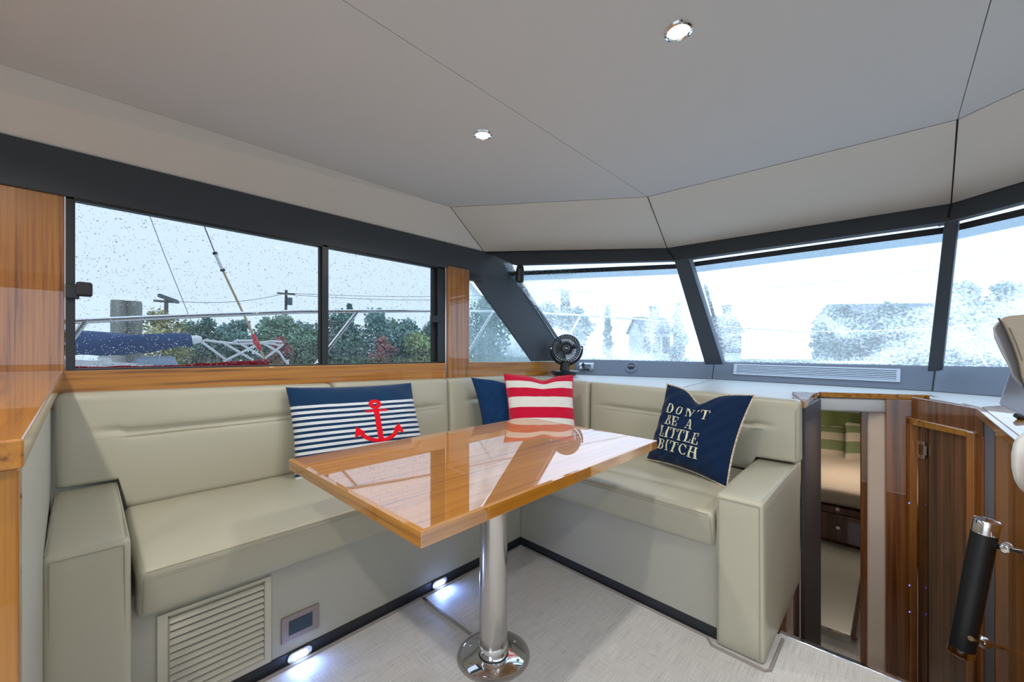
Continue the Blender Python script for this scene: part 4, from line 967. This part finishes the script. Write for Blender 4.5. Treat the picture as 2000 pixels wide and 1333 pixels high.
# ---- small black clip-on cylinder under the valance
cl = thing('clip_lamp', 'small black cylindrical spot fitting under the valance at the windshield corner', 'lamp', tuple(PD(1015, 518, 2.60)))
c0, c1 = PD(1016, 524, 2.58), PD(1014.5, 552, 2.58)
MB().lathe([(.018, 0), (.026, .008), (.0275, (c1-c0).length-.006), (.022, (c1-c0).length)], c0, (c1-c0), 24).build('body', 'black', cl, smooth=True)
MB().lathe([(.012, -.012), (.022, 0), (.024, .012), (.016, .02)], PD(1016, 521, 2.585), (0, 0, -1), 20).build('mount', 'black_matte', cl, smooth=True)
# ---- helm seat edge and console bits at the right border
M['tan_leather'] = mat('tan_leather', (.36, .29, .20), .4, bump=(500, .3)); M['grey_leather'] = mat('grey_leather', (.42, .44, .48), .35, bump=(400, .3)); M['support_grey'] = mat('support_grey', (.32, .37, .46), .4)
DS = 1.12
hs = thing('helm_seat', 'helm seat with tan leather back and grey side at the right border', 'seat', tuple(PD(1990, 900, DS+.1)))
q = [(1949, 626), (1938.5, 640), (1941, 660), (1955, 690), (1968, 714), (1977, 737), (1990, 752), (2040, 775), (2040, 640), (1990, 616)]
def pdx(pts, D): return [PD(*p, D) for p in pts]
bk = (ray(1990, 700)-V((0, 0, 0))).normalized(); 
MB().prism(pdx(q, DS), ray(2000, 690)*.035).build('side_panel', 'grey_leather', hs, bevel=.010, seg=4)
q2 = [(1951, 622), (1962, 640), (1976, 672), (1988, 705), (1994, 735), (2003, 758), (2040, 775), (2040, 612), (2000, 614), (1970, 617)]
MB().prism(pdx(q2, DS-.025), ray(2000, 690)*.03).build('back_panel', 'tan_leather', hs, bevel=.010, seg=4)
MB().tube([PD(*p, DS-.026) for p in ((1950.5, 622), (1962, 642), (1975.5, 673), (1987, 706), (1993, 736), (2002, 760))], .0022, 6).build('piping', 'dark_panel', hs)
MB().tube([PD(*p, DS-.027) for p in ((1973, 640), (1987, 672), (1999, 705))], .0016, 6).build('stitching', 'leather_seam', hs)
MB().prism(pdx([(1973, 725), (1951, 790), (2004, 815), (2040, 815), (2040, 740)], DS+.06), ray(2000, 690)*.04).build('seat_support', 'support_grey', hs, bevel=.004)
softbox(pdx([(1976, 952), (2080, 1010)], DS)+[PD(2080, 1010, DS+.3), PD(1976, 952, DS+.3)]+pdx([(1974, 848), (2080, 830)], DS)+[PD(2080, 830, DS+.3), PD(1974, 848, DS+.3)], .055, (6, 4, 6), None, 'seat_cushion', 'headliner_side', hs)
kb = thing('console_knob', 'black swivelling knob on the helm console at the right border', 'knob', tuple(PD(1996, 832, 1.45)))
MB().lathe([(.020, 0), (.022, .010), (.010, .014), (.012, .03)], PD(1996, 834, 1.45), (0, 0, 1), 24).build('collar', 'chrome', kb, smooth=True)
MB().tube([PD(1984, 812, 1.44), PD(1996, 815, 1.44), PD(2020, 822, 1.44)], [.008, .014, .016], 14).build('grip', 'black', kb, smooth=True)

# ================================================================ OUTSIDE
M['bark'] = mat('bark', (.14, .13, .12), .9); M['pile_wood'] = mix_noise(mat('weathered_pile', (.3, .3, .28), .9), (.16, .17, .15), (.42, .43, .40), 6, (1, 1, .15), .35, .65)
def leafmat(n, c):
    m = mat(n, c, .8); mix_noise(m, tuple(x*.55 for x in c), tuple(min(1, x*1.35) for x in c), 1.3, lo=.35, hi=.65); return n
LM = {k: c for k, c in (('leaf_dark', (.17, .31, .27)), ('leaf_mid', (.25, .41, .30)), ('leaf_blue', (.22, .38, .36)), ('leaf_yellow', (.44, .43, .20)), ('leaf_red', (.45, .20, .18)), ('leaf_lime', (.38, .48, .24)))}  # leaf tones lightened so the colour carries the mist
for k in LM: M[k] = mat(k, LM[k], .8); mix_noise(M[k], tuple(x*.5 for x in LM[k]), tuple(min(1, x*1.35) for x in LM[k]), .9, lo=.35, hi=.65)
def tree(name, label, base, H, R, m, n=900, conifer=False, leaf=.16, group=None, low=.08):
    t = thing(name, label, 'tree', base, group); b = V(base)
    MB().tube([b, b+V((.05*R, 0, H*.45)), b+V((0, .05*R, H*.92))], [.05*R+.04, .04*R+.03, .02], 7).build('trunk', 'bark', t)
    n = int(n*3.6); rnd = random.Random(hash((round(base[0], 1), round(base[1], 1))) % 9999)
    blobs = []
    for k in range(24):
        f = (k+.5)/24; z = low+(1-low)*f*.93
        w_ = (1-f)**.9 if conifer else math.sin(math.pi*min(1, (.12+.88*f)))**.6
        a = rnd.uniform(0, 6.28); rr = R*w_*(rnd.uniform(.0, .35) if conifer else rnd.uniform(.2, .72))
        blobs.append((V((rr*math.cos(a), rr*math.sin(a), H*z)), R*((.10+.42*w_) if conifer else (.24+.20*w_))))
    vs, fs = [], []
    for k in range(n):
        c, r = blobs[k % 24]
        d = V((rnd.gauss(0, 1), rnd.gauss(0, 1), rnd.gauss(0, .8))); d.normalize(); p = c+d*r*rnd.uniform(.45, 1.1)
        a = V((rnd.gauss(0, 1), rnd.gauss(0, 1), rnd.gauss(0, 1))).normalized()*leaf*rnd.uniform(.6, 1.4); c2 = a.cross(V((rnd.gauss(0, 1), rnd.gauss(0, 1), rnd.gauss(0, 1)))).normalized()*leaf*rnd.uniform(.5, 1)
        i = len(vs); p = p+b; vs += [p-a*.5, p+c2*.6, p+a*.5, p-c2*.6]; fs.append((i, i+1, i+2, i+3))
    me = bpy.data.meshes.new('crown'); me.from_pydata([tuple(V(v)-b) for v in vs], [], fs); me.materials.append(M[m])
    o = bpy.data.objects.new('crown', me); COL.objects.link(o); o.parent = t; return t
GZ = -.9
# ground and water
M['marsh'] = mix_noise(mat('marsh_ground', (.2, .22, .12), .95), (.14, .18, .10), (.30, .30, .16), .8); M['sea'] = mat('harbour_water', (.10, .14, .15), .12, bump=(3, .6))
gd = setting('ground')
MB().box((-150, -60, GZ-.5), (-11.8, 150, GZ)).build('marsh_bank', 'marsh', gd)
MB().box((-11.5, 17, GZ-.5), (80, 150, GZ)).build('marsh_bank', 'marsh', gd)
MB().box((-11.5, -60, -1.9), (80, 17, -1.5)).build('harbour_water', 'sea', gd)
# marsh grass
vs, fs = [], []; rnd = random.Random(4)
for k in range(9000):
    x = -rnd.uniform(12.0, 14.5); y = rnd.uniform(-2, 30); h_ = rnd.uniform(1.2, 2.0); i = len(vs); dx, dy = rnd.uniform(-.2, .2), rnd.uniform(-.2, .2)
    vs += [(x, y-.018, GZ), (x, y+.018, GZ), (x+dx, y+dy, GZ+h_)]; fs.append((i, i+1, i+2))
me = bpy.data.meshes.new('marsh_grass'); me.from_pydata(vs, [], fs); M['reed'] = mix_noise(mat('reed', (.36, .36, .2), .9), (.22, .28, .15), (.46, .42, .24), .5); me.materials.append(M['reed'])
o = bpy.data.objects.new('marsh_grass', me); COL.objects.link(o); tag(o, 'tall pale green marsh grass along the shore outside the side window', 'grass', kind='stuff')
def T_left(px, ytop, hw, xd, nm, lb, m, **kw):
    p = PX(px, 690, -xd); top_ = PX(px, ytop, -xd); D = (p-O).dot(V((-S_, C_, 0))); R = hw/785*D*(1.05 if kw.get('conifer') else 1.25)
    tree(nm, lb, (p.x, p.y, GZ), top_.z-GZ, R, m, leaf=.0075*D, **kw)
for (px, yt, hw, xd, nm, lb, m, kw) in (
    (365, 628, 40, 25, 'broadleaf_tree', 'farther green tree between the yellowing tree and the dark rounded tree', 'leaf_mid', {}),
    (440, 634, 40, 27, 'broadleaf_tree', 'farther blue-green tree behind the gap left of the rod', 'leaf_blue', {}),
    (590, 632, 44, 27, 'broadleaf_tree', 'farther tree directly behind the window mullion', 'leaf_blue', {}),
    (772, 628, 44, 26, 'broadleaf_tree', 'farther blue-green tree behind the crimson bush', 'leaf_mid', {}),
    (850, 632, 44, 22, 'broadleaf_tree', 'farther tree beside the right window catch', 'leaf_dark', {}),
    (318, 603, 52, 19, 'broadleaf_tree', 'yellowing tree just behind the dock pilings', 'leaf_yellow', {}),
    (402, 616, 36, 20, 'broadleaf_tree', 'dark rounded tree under the thin fishing rod, left of the bimini frame', 'leaf_dark', {}),
    (470, 622, 34, 21, 'broadleaf_tree', 'dark tree in the middle of the left sliding pane', 'leaf_blue', {}),
    (520, 618, 36, 22, 'broadleaf_tree', 'green tree with the rod crossing its crown', 'leaf_mid', {}),
    (560, 612, 40, 20, 'broadleaf_tree', 'tree beside the utility pole, left of the window mullion', 'leaf_mid', {}),
    (548, 655, 26, 18, 'autumn_bush', 'small reddish bush in front of the trees beside the mullion', 'leaf_red', {}),
    (612, 640, 28, 19, 'broadleaf_tree', 'low green tree just right of the window mullion', 'leaf_mid', {}),
    (683, 583, 30, 22, 'pine_tree', 'tall pointed evergreen right of the window mullion', 'leaf_blue', {'conifer': True}),
    (665, 608, 52, 19, 'broadleaf_tree', 'large dense green tree behind the diagonal rail brace', 'leaf_dark', {'n': 1100}),
    (735, 606, 50, 20, 'broadleaf_tree', 'blue-green tree right of the diagonal rail brace', 'leaf_blue', {'n': 900}),
    (748, 655, 26, 17, 'autumn_bush', 'crimson leaved bush in the right sliding pane', 'leaf_red', {'n': 350}),
    (792, 624, 44, 20, 'broadleaf_tree', 'grey-green tree towards the right end of the side window', 'leaf_blue', {}),
    (818, 652, 42, 18, 'shrub', 'lime green shrub low at the right end of the side window', 'leaf_lime', {}),
    (955, 575, 60, 24, 'broadleaf_tree', 'dark tree filling the triangular quarter window', 'leaf_dark', {'n': 1200}),
    (1065, 592, 42, 30, 'broadleaf_tree', 'blue-green tree seen through the windshield above the fan', 'leaf_blue', {}),
    (1105, 560, 38, 30, 'pine_tree', 'tall pine seen through the windshield beside the utility pole', 'leaf_dark', {'conifer': True, 'n': 1000}),
    (1130, 600, 30, 29, 'broadleaf_tree', 'rounded tree right of the tall pine in the windshield', 'leaf_blue', {})):
    T_left(px, yt, hw, xd, nm, lb, m, **kw)
def T_front(px, ytop, hw, yd, nm, lb, m, **kw):
    p = PY(px, 690, yd); top_ = PY(px, ytop, yd); D = (p-O).dot(V((-S_, C_, 0))); R = hw/785*D*1.05
    tree(nm, lb, (p.x, p.y, GZ), top_.z-GZ, R, m, leaf=.0105*D, **kw)
for (px, yt, hw, yd, nm, lb, m, kw) in (
    (1187, 588, 16, 30, 'pine_tree', 'narrow conifer left of the house in the port windshield pane', 'leaf_blue', {'conifer': True, 'n': 500}),
    (1325, 584, 30, 32, 'pine_tree', 'conifer right of the house roof, against the windshield post', 'leaf_blue', {'conifer': True, 'n': 600}),
    (1640, 600, 60, 34, 'hedge_tree', 'low dark growth in the middle of the centre windshield pane', 'leaf_dark', {'n': 900}),
    (1740, 594, 60, 34, 'hedge_tree', 'low dark growth near the second windshield post', 'leaf_dark', {'n': 900}),
    (1885, 545, 45, 30, 'broadleaf_tree', 'tall tree just right of the second windshield post', 'leaf_blue', {'n': 1100}),
    (1965, 548, 55, 30, 'broadleaf_tree', 'tree above the helm seat at the right border', 'leaf_blue', {'n': 1100}),
    (1900, 620, 80, 24, 'shrub', 'dark bush mass in the starboard windshield pane', 'leaf_dark', {'n': 1100})):
    T_front(px, yt, hw, yd, nm, lb, m, **kw)
# houses
M['shingle'] = mat('shingle_wall', (.26, .29, .33), .9); M['roof'] = mat('roof_slate', (.16, .19, .23), .9); M['house_white'] = mat('house_white', (.62, .66, .70), .8); M['brick_pale'] = mat('chimney_brick', (.30, .30, .33), .9); M['win_dark'] = mat('house_window', (.05, .07, .09), .2)
def house(nm, lb, p, wx, wy, hw_, hr, wall_m, chim=True, rotz=0, wins=3):
    t = thing(nm, lb, 'house', p)
    x, y = p[0], p[1]; z = p[2]; R_ = Matrix.Rotation(rotz, 3, 'Z')
    def W(a, b2, c): return R_@V((a, b2, 0))+V((x, y, z+c))
    mb = MB(); mb.hexa([W(-wx, -wy, 0), W(wx, -wy, 0), W(wx, wy, 0), W(-wx, wy, 0), W(-wx, -wy, hw_), W(wx, -wy, hw_), W(wx, wy, hw_), W(-wx, wy, hw_)])
    mb.prism([W(-wx, -wy, hw_), W(-wx, wy, hw_), W(-wx, 0, hw_+hr*.96)], W(2*wx, 0, 0)-W(0, 0, 0)); mb.build('wall', wall_m, t)
    e_ = .25
    for s_ in (-1, 1):
        MB().prism([W(-wx-e_, s_*(wy+e_), hw_-hr*e_/wy), W(wx+e_, s_*(wy+e_), hw_-hr*e_/wy), W(wx+e_, 0, hw_+hr), W(-wx-e_, 0, hw_+hr)], (0, 0, .12)).build('roof', 'roof', t)
    if chim:
        c = W(wx*.25, -wy*.2, 0); MB().box((c.x-.35, c.y-.35, z+hw_), (c.x+.35, c.y+.35, z+hw_+hr+1.1)).build('chimney', 'brick_pale', t)
        MB().box((c.x-.45, c.y-.45, z+hw_+hr+1.1), (c.x+.45, c.y+.45, z+hw_+hr+1.25)).build('chimney_cap', 'brick_pale', t)
    for k in range(wins):
        a = -wx+wx*2*(k+.5)/wins
        MB().prism([W(a-.4, -wy-.03, hw_*.45), W(a+.4, -wy-.03, hw_*.45), W(a+.4, -wy-.03, hw_*.85), W(a-.4, -wy-.03, hw_*.85)], R_@V((0, .05, 0))).build('window', 'win_dark', t)
p = PD(1268, 690, 44); house('shingled_house', 'grey shingled house with a chimney seen through the port windshield pane', (p.x, p.y, GZ), 1.6, 1.6, 4.3, 1.5, 'house_white', True, TH+.15)
p = PD(1412, 690, 45); house('far_house', 'pale house with a tall chimney in the centre windshield pane', (p.x, p.y, GZ), 1.1, 1.6, 4.4, 1.6, 'house_white', True, TH)
p = PD(1745, 690, 50); house('long_building', 'long low building behind the growth in the centre windshield pane', (p.x, p.y, GZ), 7.5, 3.0, 6.0, 2.0, 'house_white', False, TH-.1, 7)
p = PD(643, 690, 30); house('grey_shed', 'grey flat-sided shed right of the window mullion', (p.x, p.y, GZ), 1.1, 1.6, 2.9, .5, 'shingle', False, TH, 1)
p = PD(846, 690, 44); house('white_cottage', 'small white cottage at the right end of the side window', (p.x, p.y, GZ), 1.2, 1.5, 3.1, .9, 'house_white', False, TH, 2)
# utility poles and wires
def pole(nm, lb, px, ytop, D, arm=.9, tr_=True):
    p = PD(px, 690, D); top_ = PD(px+3, ytop, D); t = thing(nm, lb, 'pole', (p.x, p.y, GZ))
    MB().tube([V((p.x, p.y, GZ)), top_], .11, 8).build('post', 'bark', t)
    ar = ray(px+100, 690)-ray(px, 690); ar = V((ar.x, ar.y, 0)).normalized()*arm; c = top_-V((0, 0, .25))
    MB().bar(c-ar, c+ar+V((0, 0, -.12)), (.06*ar.y, -.06*ar.x, 0), (0, 0, .07)).build('crossarm', 'bark', t)
    if tr_: MB().lathe([(.2, 0), (.2, .6)], c+ar.normalized()*.3-V((0, 0, 1.0)), n=12).build('transformer', 'roof', t)
    return c
cA_ = pole('utility_pole', 'utility pole with crossarm and transformer left of the window mullion', 556, 567, 34, .75)
cB_ = pole('utility_pole', 'faint utility pole beside the tall pine in the windshield', 1094, 562, 44, .9)
cC_ = pole('light_pole', 'pole with a long floodlight bar above the yellowing tree', 322, 580, 26, .8, False)
o = MB(); 
def wire(a, b2, sag, r=.018): 
    pts = [V(a).lerp(V(b2), i/16)-V((0, 0, sag*4*(i/16)*(1-i/16))) for i in range(17)]
    return MB().tube(pts, r, 4)
for k, (a, b2, s_) in enumerate(((cA_, cB_, .5), (cA_+V((0, .6, -.1)), cB_+V((0, .6, -.3)), .6), (cC_, cA_, .4), (cB_, PD(1500, 560, 60), 1.0), (PD(1500, 560, 60), PD(2050, 470, 40), 1.0))):
    tag(wire(a, b2, s_).build('overhead_wire', 'bark'), ['upper power line across the right sliding pane', 'lower power line across the right sliding pane', 'power line between the floodlight pole and the utility pole', 'power line across the port windshield pane', 'power line across the centre and starboard windshield panes'][k], 'wire')
fb0, fb1 = PD(310, 577, 25.8), PD(346, 590, 25.8)
MB().bar(fb0, fb1, (0, 0, .10), (.12, .05, 0)).build('floodlight_bar', 'roof', bpy.data.objects['light_pole'])
# own bow rail
rl = thing('bow_rail', 'polished tubular bow rail running outside the side window and windshield', 'railing', (-2.75, 1.5, .7))
rp_ = [PX(100, 631, -2.75), PX(145, 628, -2.75), PX(360, 618, -2.75), PX(585, 609, -2.76), PX(860, 607, -2.76), PD(960, 609, 3.9), PD(1050, 612, 4.35), PD(1200, 620, 5.3), PD(1360, 634, 6.8), PD(1450, 641, 7.6), PD(1560, 648, 8.0), PD(1680, 648, 7.7), PD(1850, 641, 6.3), PD(1960, 628, 4.8), PD(2060, 612, 3.8)]
MB().tube(rp_, .0135, 10).build('top_rail', 'chrome', rl, smooth='all')
def stan(a, b2): MB().tube([a, b2], .0125, 10).build('stanchion', 'chrome', rl, smooth=True)
stan(PX(697, 610, -2.76), PX(610, 722, -2.70)); stan(PX(166, 628, -2.75), PX(120, 690, -2.72)); stan(PD(962, 610, 3.9), PD(905, 705, 3.75))
stan(PD(1135, 616, 4.85), PD(1085, 700, 4.7)); stan(PD(1358, 634, 6.78), PD(1332, 712, 6.6)); stan(PD(1880, 640, 6.0), PD(1930, 720, 5.6))
# own decks
dk = setting('trim_5')
M['gelcoat'] = mat('gelcoat', (.78, .80, .82), .35)
slab('side_deck', [V((-2.12, -2, .55)), V((-2.85, -2, .55)), V((-2.85, 2.5, .62)), V((-2.12, 3.0, .62))], 'gelcoat', .05, dk)
slab('fore_deck', [V((-2.85, 2.5, .70)), V((-2.3, 4.5, .82)), V((-1.3, 6.8, .90)), V((-.4, 8.1, .93)), V((.5, 6.8, .90)), V((1.5, 4.5, .82)), V((2.0, 2.5, .78)), V((1.25, 2.95, .78)), V((0, 3.42, .80)), V((-1.0, 3.40, .80)), V((-2.12, 3.0, .78))], 'gelcoat', .03, dk)
# wiper
wp = thing('windshield_wiper', 'thin black wiper outside the centre windshield pane beside the post', 'wiper', tuple(PY(1405, 690, 3.36)))
n_ = (BM_-BR).cross(TM-BM_).normalized(); n_ = n_ if n_.y > 0 else -n_
WPp = lambda px, py: PL(px, py, BM_+n_*.03, n_)
MB().tube([WPp(1377, 556), WPp(1394, 618), WPp(1410, 690)], .011, 6).build('blade', 'black_matte', wp)
MB().tube([WPp(1395, 622)+n_*.02, WPp(1407, 660)+n_*.02, WPp(1414, 700)+n_*.02], .008, 8).build('arm', 'black', wp)
# pilings
for px, lb, tt in ((232.5, 'left of the two weathered dock pilings', 587), (261.5, 'right of the two weathered dock pilings', 589)):
    p = PX(px, 700, -6.8); tp = PX(px, tt, -6.8); r = 12.8/785*(p-O).dot(V((-S_, C_, 0)))
    rnd = random.Random(int(px)); mb = MB()
    mb.lathe([(r*1.02, 0), (r, 1.5), (r*.97, tp.z+1.5-.03), (r*.9, tp.z+1.5)], (p.x, p.y, -1.5), n=14)
    tag(mb.build('dock_piling', 'pile_wood', None, smooth=True), lb, 'piling', 'dock pilings')
# covered boom
M['sail_blue'] = mat('sail_cover_blue', (.012, .05, .16), .75, bump=(6, .8)); XB = -5.6
def BX(px, py, x=XB): return PX(px, py, x)
bo = thing('covered_boom', 'boom wrapped in a navy blue sail cover with a white end', 'boom', tuple(BX(260, 675)))
pts = [(90, 670, 27), (145, 672, 23), (190, 673, 22), (240, 671, 20), (290, 670, 17), (340, 668, 14), (374, 666, 12)]
cm = MB(); D_ = lambda px: (BX(px, 690)-O).dot(V((-S_, C_, 0)))
cm.tube([BX(a, b2) for a, b2, c in pts], [c/785*D_(a) for a, b2, c in pts], 18); o = cm.build('sail_cover', 'sail_blue', bo, smooth='all')
for v_ in o.data.vertices:
    v_.co.z += .02*math.sin(v_.co.y*9+v_.co.x*30)
MB().tube([BX(372, 665), BX(386, 663), BX(393, 664)], [.05, .045, .03], 12).build('boom_end', 'gelcoat', bo, smooth=True)
# neighbouring boat under it
bt = thing('neighbour_boat', 'white neighbouring boat deck below the blue covered boom', 'boat', tuple(BX(200, 760)))
slab('deck', [BX(60, 698), BX(300, 712), BX(300, 712, -6.3), BX(60, 698, -6.3)], 'gelcoat', .5, bt)
MB().box((-6.4, -1.5, -1.5), (-4.2, 6.5, .3)).build('hull', 'gelcoat', bt, bevel=.15, seg=3)
MB().tube([BX(193, 696), BX(208, 700), BX(212, 712)], .035, 10).build('vent_cowl', 'gelcoat', bt, smooth=True)
M['boat_cover'] = mat('pale_blue_cover', (.30, .38, .50), .7, bump=(8, .5))
cv = MB(); cv.hexa([BX(245, 722), BX(352, 722), BX(352, 722, -6.5), BX(245, 722, -6.5), BX(268, 697), BX(340, 695), BX(336, 697, -6.3), BX(275, 697, -6.3)])
tag(cv.build('boat_cover', 'boat_cover', None, bevel=.04, seg=3), 'pale blue boat cover low in the left sliding pane', 'cover')
# bimini frame
bf = thing('bimini_frame', 'folding white tubular bimini frame outside the left sliding pane', 'frame', tuple(BX(475, 715)))
XF = -5.0
for nm, P_ in (('bow_tube', [(394, 668), (402, 665), (430, 669), (470, 672), (500, 671), (530, 667), (550, 668), (553, 673), (540, 684), (515, 702)]),
               ('bow_tube', [(394, 668), (410, 680), (440, 702)]), ('bow_tube', [(455, 670), (463, 666), (490, 666), (520, 672)]), ('strut', [(553, 673), (548, 676), (535, 672), (505, 671)]),
               ('strut', [(435, 669), (470, 690), (495, 704)]), ('strut', [(508, 670), (470, 690), (437, 706)]), ('strut', [(515, 672), (545, 688), (562, 712)]), ('strut', [(470, 672), (500, 690), (520, 702)])):
    MB().tube([PX(a, b2, XF) for a, b2 in P_], .012, 8).build(nm, 'gelcoat', bf, smooth='all')
# rod with red wrap
for px_ in (470, 562): MB().tube([PX(px_, 703, XF), V((XF, PX(px_, 703, XF).y, .28))], .012, 8).build('leg', 'gelcoat', bf, smooth='all')
rd = thing('fishing_rod', 'long slender rod leaning outside the left sliding pane with a red wrap near its foot', 'rod', tuple(PX(518, 705, -4.6)))
RX = lambda a, b2: PX(a, b2, -4.6)
M['rod_tan'] = mat('rod_tan', (.55, .42, .22), .5); M['rod_red'] = mat('rod_red', (.7, .03, .05), .5)
MB().tube([RX(397, 437), RX(420, 495)], .005, 6).build('tip', 'bark', rd)
MB().tube([RX(420, 495), RX(435, 528)], .014, 10).build('ferrule', 'gelcoat', rd, smooth=True)
for a, b2 in ((420, 495), (435, 528)): MB().lathe([(.020, -.01), (.020, .01)], RX(a, b2), RX(435, 528)-RX(420, 495), 10).build('ring', 'black', rd)
MB().tube([RX(435, 528), RX(472, 606), RX(517, 702), V((-4.62, RX(540, 702).y+.1, .28))], .010, 8).build('blank', 'rod_tan', rd, smooth=True)
MB().tube([RX(494, 653), RX(500, 668), RX(509, 684)], [.014, .028, .016], 10).build('red_wrap', 'rod_red', rd, smooth=True)
w_ = MB().tube([PX(290, 416, -6.1), PX(322, 500, -6.1), PX(365, 607, -6.1), PX(430, 768, -6.1)], .0035, 5).build('rigging_wire', 'bark'); tag(w_, 'thin slanting rigging wire left of the rod', 'wire')
# red cloth along the outer sill
rc = MB(); y_a, y_b = PX(128, 715, -2.12).y, PX(527, 705, -2.12).y
top_ = [(y_a+(y_b-y_a)*i/20, .998+(.002 if i < 8 else .0018*(i-8))+.002*math.sin(i*1.7)) for i in range(21)]
rc.prism([V((-2.16, y, z)) for y, z in top_]+[V((-2.16, y_b, .96)), V((-2.16, y_a, .96))], (.03, 0, 0))
M['red_towel'] = mat('red_towel', (.62, .01, .03), .9, bump=(40, .5))
tag(rc.build('red_towel', 'red_towel'), 'red cloth lying along the outer sill of the left sliding pane', 'towel')
